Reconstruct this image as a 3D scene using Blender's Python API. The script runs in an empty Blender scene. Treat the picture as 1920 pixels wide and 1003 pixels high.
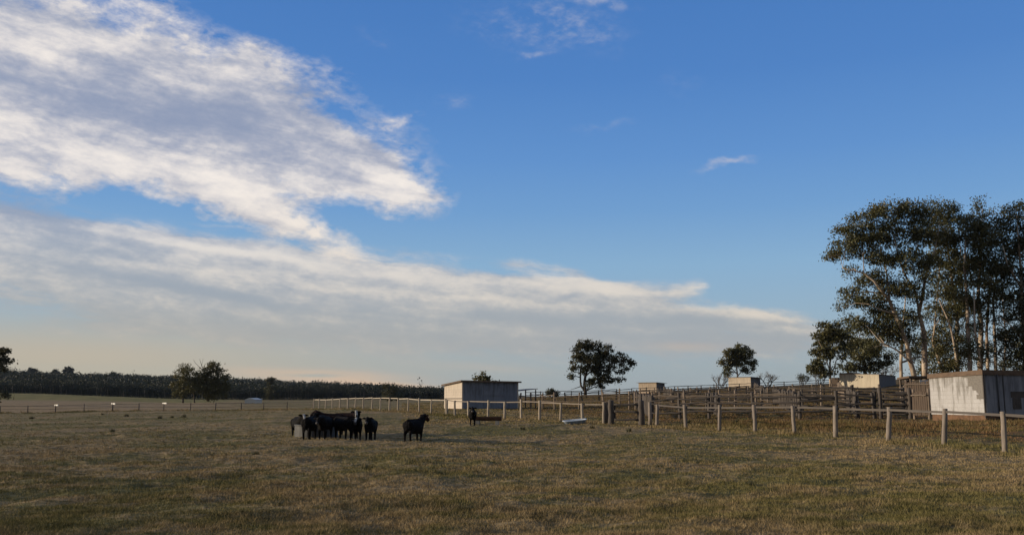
import bpy, math, random
import numpy as np
from mathutils import Vector, Matrix, Euler

random.seed(7)
RNG = np.random.default_rng(7)
R = math.radians
SC = bpy.context.scene
COL = SC.collection

# ------------------------------------------------------------------ camera
F = 1700.0            # focal length in units of a 1920 wide picture
W0, H0, HOR = 1920.0, 1003.0, 752.0
EYE = 1.7
PITCH = math.atan((HOR - H0 / 2) / F)
cam_d = bpy.data.cameras.new('camera')
cam_d.sensor_width = 36.0
cam_d.lens = 36.0 * F / W0
cam_d.clip_start = 0.1
cam_d.clip_end = 20000
cam = bpy.data.objects.new('camera', cam_d)
cam.location = (0, 0, EYE)
cam.rotation_euler = (R(90) + PITCH, 0, 0)
COL.objects.link(cam)
SC.camera = cam
SC.view_settings.view_transform = 'Standard'
SC.view_settings.look = 'None'
SC.view_settings.exposure = 0.0
SC.view_settings.gamma = 1.0
SC.cycles.max_bounces = 6
SC.cycles.diffuse_bounces = 3
SC.cycles.glossy_bounces = 2
SC.cycles.transmission_bounces = 2
SC.cycles.transparent_max_bounces = 6

# ------------------------------------------------------------------ sun
SUN_EL, SUN_AZ = R(10.0), R(-90.0)        # azimuth from +Y towards +X: the sun stands on the left
sdir = Vector((math.sin(SUN_AZ) * math.cos(SUN_EL), math.cos(SUN_AZ) * math.cos(SUN_EL), math.sin(SUN_EL)))
sun_d = bpy.data.lights.new('sun', 'SUN')
sun_d.energy = 4.4
sun_d.angle = R(0.5)
sun_d.color = (1.0, 0.82, 0.60)
sun = bpy.data.objects.new('sun', sun_d)
sun.rotation_euler = sdir.to_track_quat('Z', 'Y').to_euler()
COL.objects.link(sun)


# ------------------------------------------------------------------ node helpers
class NT:
    def __init__(s, tree):
        s.t = tree
        s.n = tree.nodes
        s.l = tree.links

    def put(s, sock, v):
        if v is None:
            return
        if isinstance(v, bpy.types.NodeSocket):
            s.l.new(v, sock)
        else:
            sock.default_value = v

    def new(s, kind, **kw):
        nd = s.n.new(kind)
        for k, v in kw.items():
            setattr(nd, k, v)
        return nd

    def m(s, op, a, b=None, c=None, clamp=False):
        nd = s.new('ShaderNodeMath', operation=op, use_clamp=clamp)
        for i, v in enumerate((a, b, c)):
            s.put(nd.inputs[i], v)
        return nd.outputs[0]

    def vm(s, op, a, b=None, out=0):
        nd = s.new('ShaderNodeVectorMath', operation=op)
        s.put(nd.inputs[0], a)
        if b is not None:
            s.put(nd.inputs[3] if op == 'SCALE' else nd.inputs[1], b)
        return nd.outputs['Value'] if op in ('DOT_PRODUCT', 'LENGTH') else nd.outputs[out]

    def ss(s, v, a, b, lo=0.0, hi=1.0, kind='SMOOTHSTEP'):
        nd = s.new('ShaderNodeMapRange', interpolation_type=kind)
        s.put(nd.inputs[0], v)
        for i, x in enumerate((a, b, lo, hi)):
            s.put(nd.inputs[i + 1], x)
        return nd.outputs[0]

    def mix(s, f, a, b, blend='MIX'):
        nd = s.new('ShaderNodeMix', data_type='RGBA', blend_type=blend)
        nd.clamp_factor = True
        s.put(nd.inputs[0], f)
        for i, v in ((6, a), (7, b)):
            if isinstance(v, (tuple, list)) and len(v) == 3:
                v = (*v, 1)
            s.put(nd.inputs[i], v)
        return nd.outputs[2]

    def noise(s, vec, scale, detail=3.0, rough=0.5, dist=0.0, color=False):
        nd = s.new('ShaderNodeTexNoise')
        s.put(nd.inputs['Vector'], vec)
        nd.inputs['Scale'].default_value = scale
        nd.inputs['Detail'].default_value = detail
        nd.inputs['Roughness'].default_value = rough
        nd.inputs['Distortion'].default_value = dist
        return nd.outputs['Color' if color else 'Fac']

    def mapping(s, vec, loc=(0, 0, 0), rot=(0, 0, 0), scale=(1, 1, 1), kind='POINT'):
        nd = s.new('ShaderNodeMapping', vector_type=kind)
        s.put(nd.inputs[0], vec)
        nd.inputs['Location'].default_value = loc
        nd.inputs['Rotation'].default_value = rot
        nd.inputs['Scale'].default_value = scale
        return nd.outputs[0]

    def xyz(s, v):
        nd = s.new('ShaderNodeSeparateXYZ')
        s.put(nd.inputs[0], v)
        return nd.outputs

    def comb(s, x, y, z=0.0):
        nd = s.new('ShaderNodeCombineXYZ')
        for i, v in enumerate((x, y, z)):
            s.put(nd.inputs[i], v)
        return nd.outputs[0]


# ------------------------------------------------------------------ sky (clouds by compass direction and height, at infinity)
def dir_of(px, py):
    x, y = (px - W0 / 2) / F, (H0 / 2 - py) / F
    cp, sp = math.cos(PITCH), math.sin(PITCH)
    return Vector((x, cp - y * sp, sp + y * cp)).normalized()


def azel(px, py):
    d = dir_of(px, py)
    return math.atan2(d.x, d.y) * F, math.asin(d.z) * F


world = bpy.data.worlds.new('World')
SC.world = world
world.use_nodes = True
wt = world.node_tree
wt.nodes.clear()
w = NT(wt)
SKY_STRENGTH = 0.10
K = 1.0 / SKY_STRENGTH
sky = w.new('ShaderNodeTexSky', sky_type='NISHITA')
sky.sun_disc = False
sky.sun_elevation = SUN_EL
sky.sun_rotation = SUN_AZ
sky.altitude = 0
sky.air_density = 1.0
sky.dust_density = 0.6
sky.ozone_density = 1.0
gen = w.new('ShaderNodeTexCoord').outputs['Generated']
dx, dy, dz = w.xyz(w.vm('NORMALIZE', gen))[:3]
U = w.m('MULTIPLY', w.m('ARCTAN2', dx, dy), F)
V = w.m('MULTIPLY', w.m('ARCSINE', dz), F)
UV = w.comb(U, V)
TILT = R(-11)
streak = w.mapping(w.mapping(UV, rot=(0, 0, -TILT)), scale=(0.30, 1.0, 1.0))
n_big = w.noise(streak, 0.012, 10, 0.62, 0.25)
n_mid = w.noise(w.mapping(UV, rot=(0, 0, R(30)), scale=(0.55, 1, 1)), 0.030, 8, 0.62, 0.4)
n_fine = w.noise(w.mapping(UV, rot=(0, 0, R(38)), scale=(0.5, 1, 1)), 0.085, 5, 0.6, 0.2)
warp = w.noise(w.mapping(UV, scale=(0.6, 1, 1)), 0.012, 5, 0.55, 0.0, color=True)
warp2 = w.vm('SCALE', w.vm('SUBTRACT', warp, (0.5, 0.5, 0.5)), 90.0)
P0 = w.vm('ADD', UV, warp2)
P1 = w.vm('ADD', UV, w.vm('MULTIPLY', warp2, (0.9, 0.38, 0.0)))
P2 = w.vm('ADD', UV, w.vm('MULTIPLY', warp2, (0.6, 0.12, 0.0)))


def blobs(lst, vec, after=None):
    """sum of soft ellipses; each waits for the one before (a tiny offset of 1e-6) so the shader needs little stack"""
    acc = after
    out = 0.0
    for (px, py, rx, ry, ang, amp) in lst:
        u, v = azel(px, py)
        if acc is not None:
            nd = w.new('ShaderNodeVectorMath', operation='MULTIPLY_ADD')
            w.put(nd.inputs[0], acc)
            nd.inputs[1].default_value = (1e-6, 0, 0)
            w.put(nd.inputs[2], vec)
            src = nd.outputs[0]
        else:
            src = vec
        q = w.mapping(src, loc=(u, v, 0), rot=(0, 0, R(-ang)), scale=(rx, ry, 1e6), kind='TEXTURE')
        e = w.m('POWER', 0.36788, w.vm('DOT_PRODUCT', q, q))
        out = w.m('MULTIPLY_ADD', e, amp, out)
        acc = out
    return out


UPPER = [
    (230, 200, 330, 110, 8, .45), (480, 300, 200, 60, 14, .35),
    (-60, 120, 260, 170, 8, 1.0), (110, 130, 200, 95, 18, .70), (310, 120, 190, 62, 20, .60), (440, 130, 150, 48, 12, .60),
    (520, 125, 90, 32, 6, .45), (300, 215, 330, 66, 4, .80), (120, 285, 260, 60, 8, .80), (500, 250, 160, 52, 14, .75),
    (640, 300, 110, 46, 22, .80), (722, 332, 80, 40, 20, 1.15), (775, 355, 24, 14, 20, .6), (600, 330, 130, 40, 14, .55), (420, 330, 120, 42, 14, .75),
    (465, 385, 95, 40, 30, .85), (560, 425, 105, 24, 20, .90), (60, 335, 120, 26, 12, .7), (590, 186, 38, 5, -6, .55),
    (720, 228, 60, 9, -6, .20), (800, 366, 18, 7, 10, .4), (330, 350, 70, 20, 10, .25),
    (200, 20, 150, 22, 20, -.35), (255, 390, 150, 30, 8, -1.3), (700, 415, 140, 26, 12, -.5), (650, 222, 55, 16, 24, -.45),
]
WISPS = [
    (1362, 309, 46, 9, -6, .85), (1050, 40, 130, 55, 10, .42), (900, 55, 90, 40, 20, .22), (1130, 240, 70, 14, -12, .30), (1010, 102, 30, 6, 0, .35), (730, 230, 55, 10, -8, .50),
    (860, 190, 60, 18, -10, .28), (700, 75, 60, 20, 10, .25), (1130, 5, 70, 8, 5, .45), (1290, 150, 80, 30, 0, .2),
]
DECK = [
    (-60, 400, 150, 34, 4, .9), (60, 475, 330, 48, 5, .85), (330, 466, 260, 30, 7, .85), (200, 540, 500, 70, 5, 1.0), (560, 500, 280, 34, 7, .95), (620, 560, 420, 60, 6, 1.0),
    (860, 535, 260, 38, 5, .95), (1050, 545, 220, 30, 5, .9), (1180, 545, 110, 18, 6, .75), (1285, 545, 32, 14, -12, .7),
    (950, 600, 420, 42, 4, .9), (1230, 595, 220, 24, 4, .8), (1400, 598, 110, 17, 7, .85), (1490, 625, 46, 10, 6, .65), (1380, 645, 200, 22, 2, .7),
    (1375, 558, 70, 12, 8, -.45), (960, 492, 60, 7, 6, .6), (1075, 510, 36, 8, 14, .6), (500, 440, 110, 10, 6, .45), (760, 470, 80, 8, 6, .35), (870, 640, 700, 40, 2, .6),
]
SHADE = [  # the grey underside (positive) and the sunlit edges (negative)
    (280, 190, 330, 44, 3, .42), (400, 218, 200, 30, -5, .40), (230, 215, 130, 44, 8, .25), (560, 175, 80, 18, 6, .45), (480, 275, 140, 22, 10, .20),
    (590, 320, 90, 22, 18, .28), (700, 285, 40, 14, 35, .4), (20, 385, 190, 34, 6, .7), (160, 440, 200, 22, 4, .3), (330, 535, 200, 10, 9, .55), (470, 560, 170, 11, 8, .55),
    (1010, 600, 130, 9, 4, .75), (1060, 557, 40, 6, -8, .5), (1260, 602, 180, 11, 3, 1.0), (1370, 640, 190, 20, 2, .9), (900, 590, 60, 6, 4, .4), (1130, 625, 150, 8, 4, .5),
    (860, 650, 900, 40, 2, .55), (400, 610, 600, 30, 3, .35),
    (70, 95, 140, 28, 18, -.40), (430, 135, 60, 12, 14, -.30), (120, 275, 190, 34, 8, -.50), (60, 330, 110, 16, 12, -.5), (400, 345, 60, 30, 20, -.5), (500, 395, 90, 24, 28, -.6), (590, 432, 80, 13, 20, -.5),
    (735, 345, 62, 28, 20, -.75), (650, 360, 60, 18, 14, -.4), (540, 222, 50, 10, 20, -.35), (250, 442, 190, 7, 6, -.55), (430, 470, 160, 7, 9, -.5), (620, 500, 220, 10, 7, -.6), (860, 520, 240, 13, 5, -.55), (700, 545, 260, 9, 5, -.35), (300, 500, 200, 7, 5, -.25), (1110, 526, 90, 11, 9, -.75), (1190, 545, 70, 8, 6, -.5), (1285, 545, 36, 12, -10, -.7), (1340, 578, 70, 6, 4, -.6), (1420, 594, 90, 8, 8, -.8), (1490, 622, 40, 7, 8, -.7), (960, 565, 150, 6, 4, -.4), (1240, 648, 130, 9, 6, -.35),
]
GLOW = [(600, 702, 140, 9, 2, .75), (735, 722, 110, 7, 4, .6), (620, 716, 160, 6, 3, .35), (920, 690, 120, 8, 3, .15), (150, 660, 300, 26, 0, .10), (130, 690, 120, 5, 0, -.3), (590, 702, 55, 3.5, 1, -.8), (1290, 650, 60, 8, 3, .25)]
sA = blobs(UPPER, P0)
sW = blobs(WISPS, P0, sA)
sB = blobs(DECK, P1, sW)
sG = blobs(SHADE, P1, sB)
sL = blobs(GLOW, P2, sG)
mixn = w.m('ADD', w.m('MULTIPLY', n_big, 0.35), w.m('ADD', w.m('MULTIPLY', n_mid, 0.55), w.m('MULTIPLY', n_fine, 0.42)))   # mean .66
nA = w.m('SUBTRACT', mixn, 0.66)
gA = w.m('MULTIPLY', w.ss(sA, 0.02, 0.40, 0.0, 2.8), w.ss(sA, 0.9, 1.7, 1.0, 0.35))
cA = w.ss(w.m('MULTIPLY_ADD', nA, gA, sA), 0.10, 1.10, kind='LINEAR')
cA = w.m('POWER', cA, 0.85)
cW = w.m('MULTIPLY', w.ss(w.m('MULTIPLY_ADD', nA, w.ss(sW, 0.0, 0.4, 0.0, 2.2), sW), 0.08, 1.1), 0.6)
n_str = w.noise(w.mapping(w.mapping(w.vm('ADD', UV, w.vm('SCALE', warp2, 0.35)), rot=(0, 0, R(7))), scale=(0.13, 1.0, 1.0)), 0.035, 8, 0.62, 0.2)
nB = w.m('SUBTRACT', w.m('ADD', w.m('MULTIPLY', n_big, 0.55), w.m('ADD', w.m('MULTIPLY', n_mid, 0.25), w.m('MULTIPLY', n_str, 0.85))), 0.825)
cB = w.ss(w.m('MULTIPLY_ADD', nB, w.ss(sB, 0.02, 0.45, 0.0, 2.6), sB), 0.12, 1.25)
n_soft = w.noise(w.mapping(UV, rot=(0, 0, R(16)), scale=(0.45, 1, 1)), 0.022, 10, 0.68, 0.15)
gray = w.m('ADD', w.m('ADD', w.ss(V, azel(960, 640)[1], azel(960, 480)[1], 0.66, 0.56), w.ss(sG, -1.0, 1.0, -.85, .85, kind='LINEAR')), w.m('MULTIPLY', w.m('ADD', nA, w.m('ADD', w.m('MULTIPLY', nB, 1.3), w.m('SUBTRACT', n_soft, 0.5))), -1.25))
gray = w.m('MULTIPLY_ADD', w.m('TANH', w.m('MULTIPLY', w.m('SUBTRACT', gray, 0.46), 1.75)), 0.5, 0.5)
hi = w.ss(V, azel(960, 640)[1], azel(960, 330)[1])
lit_c = w.mix(hi, (.82 * K, .70 * K, .56 * K), (.98 * K, .90 * K, .82 * K))
gry_c = w.mix(hi, (.37 * K, .385 * K, .40 * K), (.265 * K, .32 * K, .46 * K))
cld_c = w.mix(gray, lit_c, gry_c)
# clear sky: the physical sky, pulled towards the photograph's clear blue by height above the horizon
ramp = w.new('ShaderNodeValToRGB')
cr = ramp.color_ramp
stops = [(752, (.34, .39, .43)), (690, (.345, .42, .47)), (600, (.31, .45, .58)), (500, (.25, .44, .66)), (400, (.165, .355, .66)), (300, (.118, .295, .645)), (150, (.078, .232, .585)), (0, (.064, .205, .545)), (-700, (.045, .15, .42))]
v0, v1 = azel(960, 752)[1], azel(960, -700)[1]
els = [((azel(960, p)[1] - v0) / (v1 - v0), c_) for p, c_ in stops]
while len(cr.elements) < len(els):
    cr.elements.new(0.5)
for e, (p, c_) in zip(cr.elements, els):
    e.position = p
    e.color = (c_[0] * 1.0, c_[1] * 1.0, c_[2] * 1.0, 1)
w.put(ramp.inputs[0], w.ss(V, v0, v1, kind='LINEAR'))
rampK = w.mix(1.0, ramp.outputs[0], (K, K, K), 'MULTIPLY')
SKYC = w.mix(0.9, sky.outputs[0], rampK)
leftv = w.m('MULTIPLY', w.ss(U, azel(1250, 700)[0], azel(50, 700)[0]), w.ss(V, azel(960, 560)[1], azel(960, 690)[1]))
c = w.mix(w.m('MULTIPLY', leftv, .95), SKYC, (.50 * K, .455 * K, .36 * K))
c = w.mix(w.m('MULTIPLY', cB, 0.80), c, w.mix(w.m('MULTIPLY', leftv, .45), cld_c, (.50 * K, .455 * K, .36 * K)))
c = w.mix(cW, c, (.55 * K, .55 * K, .62 * K))
c = w.mix(w.m('MULTIPLY', cA, 0.97), c, cld_c)
c = w.mix(w.m('MULTIPLY', sL, 1.0, clamp=True), c, (.70 * K, .50 * K, .345 * K))
over = w.m('MAXIMUM', w.ss(dz, 0.60, 0.78), w.ss(dy, 0.45, 0.0))  # unseen grey cloud overhead and behind, added to cut the blue ambient light
over = w.m('MULTIPLY', over, w.ss(w.noise(w.mapping(gen, scale=(2, 2, 3)), 1.6, 4, .55), .30, .55, .55, .95))
c = w.mix(over, c, (.195 * K, .205 * K, .225 * K))
bg = w.new('ShaderNodeBackground')
w.put(bg.inputs[0], c)
bg.inputs[1].default_value = SKY_STRENGTH
wo = w.new('ShaderNodeOutputWorld')
w.l.new(bg.outputs[0], wo.inputs[0])


# ------------------------------------------------------------------ terrain
def raw_P(px, py, d):
    v = dir_of(px, py)
    return Vector((v.x / v.y * d, d, EYE + v.z / v.y * d))


CTRL = [  # picture x, picture y of the ground there, metres ahead
    (1884, 846, 31), (1770, 833, 35.5), (1666, 827, 38.5), (1567, 821, 41.5), (1416, 810, 47), (1286, 802, 54),
    (1150, 796, 58), (1051, 791, 62), (977, 786, 67), (915, 783, 71), (838, 778, 80), (730, 772, 91), (640, 767, 111), (590, 765, 122),
    (450, 769, 128), (220, 771, 126), (0, 773, 125), (-250, 774, 122),
    (1745, 788, 56), (1849, 787, 51), (1990, 792, 48), (1620, 783, 62), (1470, 782, 64), (1240, 781, 72),
    (1740, 757, 100), (1740, 735, 135), (1740, 716, 200), (1740, 708, 280), (1740, 716, 420), (1740, 735, 900),
    (1900, 752, 100), (1900, 733, 135), (1900, 714, 200), (1900, 706, 280), (1900, 712, 420), (1900, 735, 900),
    (1600, 757, 100), (1600, 737, 150), (1600, 722, 200), (1600, 717, 270), (1600, 724, 420), (1600, 738, 900),
    (1400, 759, 100), (1400, 741, 150), (1400, 729, 200), (1400, 726, 260), (1400, 733, 420), (1400, 744, 900),
    (1200, 763, 100), (1200, 748, 150), (1200, 738, 200), (1200, 736, 250), (1200, 742, 420), (1200, 747, 900),
    (1000, 766, 100), (1000, 754, 150), (1000, 746, 200), (1000, 745, 270), (1000, 748, 420), (1000, 750, 900),
    (866, 767, 98), (840, 757, 160), (840, 753, 300), (840, 750, 600),
    (700, 760, 170), (700, 754, 300), (700, 750, 600), (500, 760, 190), (500, 754, 330), (500, 751, 600),
    (300, 762, 190), (300, 755, 330), (300, 746, 590), (300, 749, 680), (100, 759, 200), (100, 750, 350), (100, 738, 590), (100, 741, 680),
    (-150, 757, 200), (-150, 747, 350), (-150, 733, 590), (-150, 735, 680), (-500, 757, 200), (-500, 733, 600),
    (100, 709, 1900), (-200, 703, 1900), (300, 713, 1900), (480, 722, 1900), (650, 729, 1900), (830, 738, 1900), (1000, 743, 1900), (1400, 745, 1900), (1900, 743, 1900),
    (100, 712, 2600), (480, 724, 2600), (830, 739, 2600), (1400, 746, 2600), (1900, 746, 2600),
]
cx, cz = [], []
for (px, py, d) in CTRL:
    p = raw_P(px, py, d)
    cx.append((math.atan2(p.x, p.y) * 3.0, math.log(math.hypot(p.x, p.y))))
    cz.append(p.z)
for az in (-40, -25, -12, 0, 12, 25, 40):
    for rr in (3, 8, 14, 22, 30, 38, 46):
        if az >= 12 and rr > 30:
            continue
        cx.append((R(az) * 3.0, math.log(rr)))
        cz.append(0.0)
    for rr in (4500, 9000):
        cx.append((R(az) * 3.0, math.log(rr)))
        cz.append(20.0)
cx, cz = np.array(cx), np.array(cz)


def kern(d):
    return np.sqrt(d * d + 0.02) - 0.14


_A = kern(np.linalg.norm(cx[:, None] - cx[None], axis=2))
# smooth a little: residual allowed grows with height so the hill has no dimples
_n = len(cx)
_T = np.hstack([np.ones((_n, 1)), cx])
_S = np.zeros((_n + 3, _n + 3))
_S[:_n, :_n] = _A - np.eye(_n) * 0.02
_S[:_n, _n:] = _T
_S[_n:, :_n] = _T.T
_wt = np.linalg.solve(_S, np.concatenate([cz, np.zeros(3)]))


def hash2(ix, iy, seed):
    h = np.sin(ix * 127.1 + iy * 311.7 + seed * 74.7) * 43758.5453
    return h - np.floor(h)


def vnoise(x, y, seed=0):
    ix, iy = np.floor(x), np.floor(y)
    fx, fy = x - ix, y - iy
    fx, fy = fx * fx * (3 - 2 * fx), fy * fy * (3 - 2 * fy)
    a = hash2(ix, iy, seed) * (1 - fx) + hash2(ix + 1, iy, seed) * fx
    b = hash2(ix, iy + 1, seed) * (1 - fx) + hash2(ix + 1, iy + 1, seed) * fx
    return a * (1 - fy) + b * fy - 0.5


def height(X, Y):
    X, Y = np.atleast_1d(np.asarray(X, float)), np.atleast_1d(np.asarray(Y, float))
    r = np.maximum(np.hypot(X, Y), 1.0)
    az = np.arctan2(X, Y)
    azc = np.clip(az, R(-42), R(42))
    q = np.stack([azc * 3.0, np.log(r)], 1)
    z = np.empty(len(q))
    for s in range(0, len(q), 20000):
        qq = q[s:s + 20000]
        D = np.linalg.norm(qq[:, None] - cx[None], axis=2)
        z[s:s + 20000] = kern(D) @ _wt[:_n] + np.hstack([np.ones((len(qq), 1)), qq]) @ _wt[_n:]
    near = np.clip((r - 20) / 20, 0, 1)
    z = z * near
    fade = np.clip((R(150) - np.abs(az)) / R(70), 0, 1)
    z = z * fade
    # tufts, hummocks and hollows of the grazed paddock
    k = np.clip(1.6 - r / 120, 0.0, 1.0)
    z = z + k * (0.12 * vnoise(X / 2.6, Y / 3.1, 1) + 0.09 * vnoise(X / 0.8, Y / 0.9, 2) + 0.055 * vnoise(X / 0.33, Y / 0.33, 3))
    z = z + np.clip((r - 40) / 100, 0, 1) * 0.5 * vnoise(X / 17, Y / 17, 4) * np.clip(3 - r / 200, 0.3, 1)
    return z


def gz(x, y):
    return float(height([x], [y])[0])


def G(px, d):
    """ground point seen in picture column px, d metres ahead"""
    z = 0.0
    for _ in range(4):
        dep = d * math.cos(PITCH) + (z - EYE) * math.sin(PITCH)
        x = (px - W0 / 2) / F * dep
        z = gz(x, d)
    return Vector((x, d, z))


# ------------------------------------------------------------------ mesh helpers
def link(o, parent=None):
    COL.objects.link(o)
    if parent is not None:
        o.parent = parent
    return o


def thing(name, label, cat, loc=(0, 0, 0), rz=0.0, group=None):
    o = bpy.data.objects.new(name, None)
    o.empty_display_size = 0.3
    o.location = loc
    o.rotation_euler = (0, 0, rz)
    tag(o, label, cat, group)
    return link(o)


def tag(o, label, cat, group=None):
    o['label'] = label
    o['category'] = cat
    if group:
        o['group'] = group
    return o


class MB:
    """collects shapes, then becomes ONE mesh"""
    def __init__(s):
        s.v, s.f, s.mi = [], [], []

    def add(s, vs, fs, mi=0):
        k = len(s.v)
        s.v += [tuple(p) for p in vs]
        s.f += [tuple(i + k for i in q) for q in fs]
        s.mi += [mi] * len(fs)

    def box(s, c, size, rot=None, mi=0, taper=1.0):
        hx, hy, hz = [q / 2 for q in size]
        vs = []
        for z in (-hz, hz):
            t = taper if z > 0 else 1.0
            for (x, y) in ((-hx, -hy), (hx, -hy), (hx, hy), (-hx, hy)):
                vs.append(Vector((x * t, y * t, z)))
        if rot:
            m = Euler(rot).to_matrix()
            vs = [m @ q for q in vs]
        vs = [q + Vector(c) for q in vs]
        s.add(vs, [(3, 2, 1, 0), (4, 5, 6, 7), (0, 1, 5, 4), (1, 2, 6, 5), (2, 3, 7, 6), (3, 0, 4, 7)], mi)

    def tube(s, pts, rad, sides=6, mi=0, cap=True):
        pts = [Vector(p) for p in pts]
        n = len(pts)
        vs, fs = [], []
        prev = None
        for i, p in enumerate(pts):
            t = (pts[min(i + 1, n - 1)] - pts[max(i - 1, 0)])
            if t.length < 1e-6:
                t = Vector((0, 0, 1))
            t.normalize()
            a = (prev if prev is not None else (Vector((1, 0, 0)) if abs(t.x) < .8 else Vector((0, 1, 0))))
            a = (a - t * a.dot(t)).normalized()
            prev = a
            b = t.cross(a)
            for k in range(sides):
                an = 2 * math.pi * k / sides
                vs.append(p + (a * math.cos(an) + b * math.sin(an)) * rad[i])
        for i in range(n - 1):
            for k in range(sides):
                k2 = (k + 1) % sides
                fs.append((i * sides + k, i * sides + k2, (i + 1) * sides + k2, (i + 1) * sides + k))
        if cap:
            fs.append(tuple(range(sides))[::-1])
            fs.append(tuple((n - 1) * sides + k for k in range(sides)))
        s.add(vs, fs, mi)

    def loft(s, loops, cap0=True, cap1=True, mi=0):
        n = len(loops[0])
        vs = [p for lp in loops for p in lp]
        fs = []
        for i in range(len(loops) - 1):
            for k in range(n):
                k2 = (k + 1) % n
                fs.append((i * n + k, i * n + k2, (i + 1) * n + k2, (i + 1) * n + k))
        if cap0:
            fs.append(tuple(range(n))[::-1])
        if cap1:
            fs.append(tuple((len(loops) - 1) * n + k for k in range(n)))
        s.add(vs, fs, mi)

    def mesh(s, name, mats, smooth=False):
        me = bpy.data.meshes.new(name)
        me.from_pydata(s.v, [], s.f)
        for m in (mats if isinstance(mats, (list, tuple)) else [mats]):
            me.materials.append(m)
        me.polygons.foreach_set('material_index', s.mi)
        me.polygons.foreach_set('use_smooth', [smooth] * len(s.f))
        me.update()
        return me

    def build(s, name, mats, parent=None, smooth=False):
        return link(bpy.data.objects.new(name, s.mesh(name, mats, smooth)), parent)


def np_mesh(name, verts, faces, mat, smooth=False):
    verts = np.asarray(verts, np.float32)
    faces = np.asarray(faces, np.int32)
    k = faces.shape[1]
    me = bpy.data.meshes.new(name)
    me.vertices.add(len(verts))
    me.vertices.foreach_set('co', verts.ravel())
    me.loops.add(faces.size)
    me.loops.foreach_set('vertex_index', faces.ravel())
    me.polygons.add(len(faces))
    me.polygons.foreach_set('loop_start', np.arange(len(faces), dtype=np.int32) * k)
    me.polygons.foreach_set('loop_total', np.full(len(faces), k, np.int32))
    if smooth:
        me.polygons.foreach_set('use_smooth', np.ones(len(faces), bool))
    me.materials.append(mat)
    me.update(calc_edges=True)
    me.validate()
    return me


# ------------------------------------------------------------------ materials
def material(name):
    m = bpy.data.materials.new(name)
    m.use_nodes = True
    m.node_tree.nodes.clear()
    t = NT(m.node_tree)
    b = t.new('ShaderNodeBsdfPrincipled')
    o = t.new('ShaderNodeOutputMaterial')
    t.l.new(b.outputs[0], o.inputs[0])
    return m, t, b


def bump(t, b, h, dist=0.01, strength=0.6):
    nd = t.new('ShaderNodeBump')
    nd.inputs['Distance'].default_value = dist
    nd.inputs['Strength'].default_value = strength
    t.put(nd.inputs['Height'], h)
    t.l.new(nd.outputs[0], b.inputs['Normal'])


def objco(t):
    return t.new('ShaderNodeTexCoord').outputs['Object']


def wood(name, c0, c1, scale=(9, 9, 1.2), rough=0.85):
    m, t, b = material(name)
    rnd = t.new('ShaderNodeObjectInfo').outputs['Random']
    v = t.vm('ADD', t.mapping(objco(t), scale=scale), t.comb(t.m('MULTIPLY', rnd, 37.0), t.m('MULTIPLY', rnd, 11.0), t.m('MULTIPLY', rnd, 53.0)))
    n = t.noise(v, 3.0, 5, 0.6)
    col = t.mix(t.ss(n, 0.3, 0.7), c0, c1)
    col = t.mix(t.ss(rnd, 0, 1, 0.0, 0.45), col, (c0[0] * .6, c0[1] * .6, c0[2] * .6))
    t.put(b.inputs['Base Color'], col)
    b.inputs['Roughness'].default_value = rough
    bump(t, b, n, 0.01)
    return m


def plain(name, c, rough=0.7, var=0.25, scale=4.0, metal=0.0):
    m, t, b = material(name)
    n = t.noise(objco(t), scale, 5, 0.6)
    t.put(b.inputs['Base Color'], t.mix(t.ss(n, 0.3, 0.7), tuple(q * (1 - var) for q in c), tuple(q * (1 + var) for q in c)))
    b.inputs['Roughness'].default_value = rough
    b.inputs['Metallic'].default_value = metal
    bump(t, b, n, 0.01, 0.3)
    return m


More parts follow.
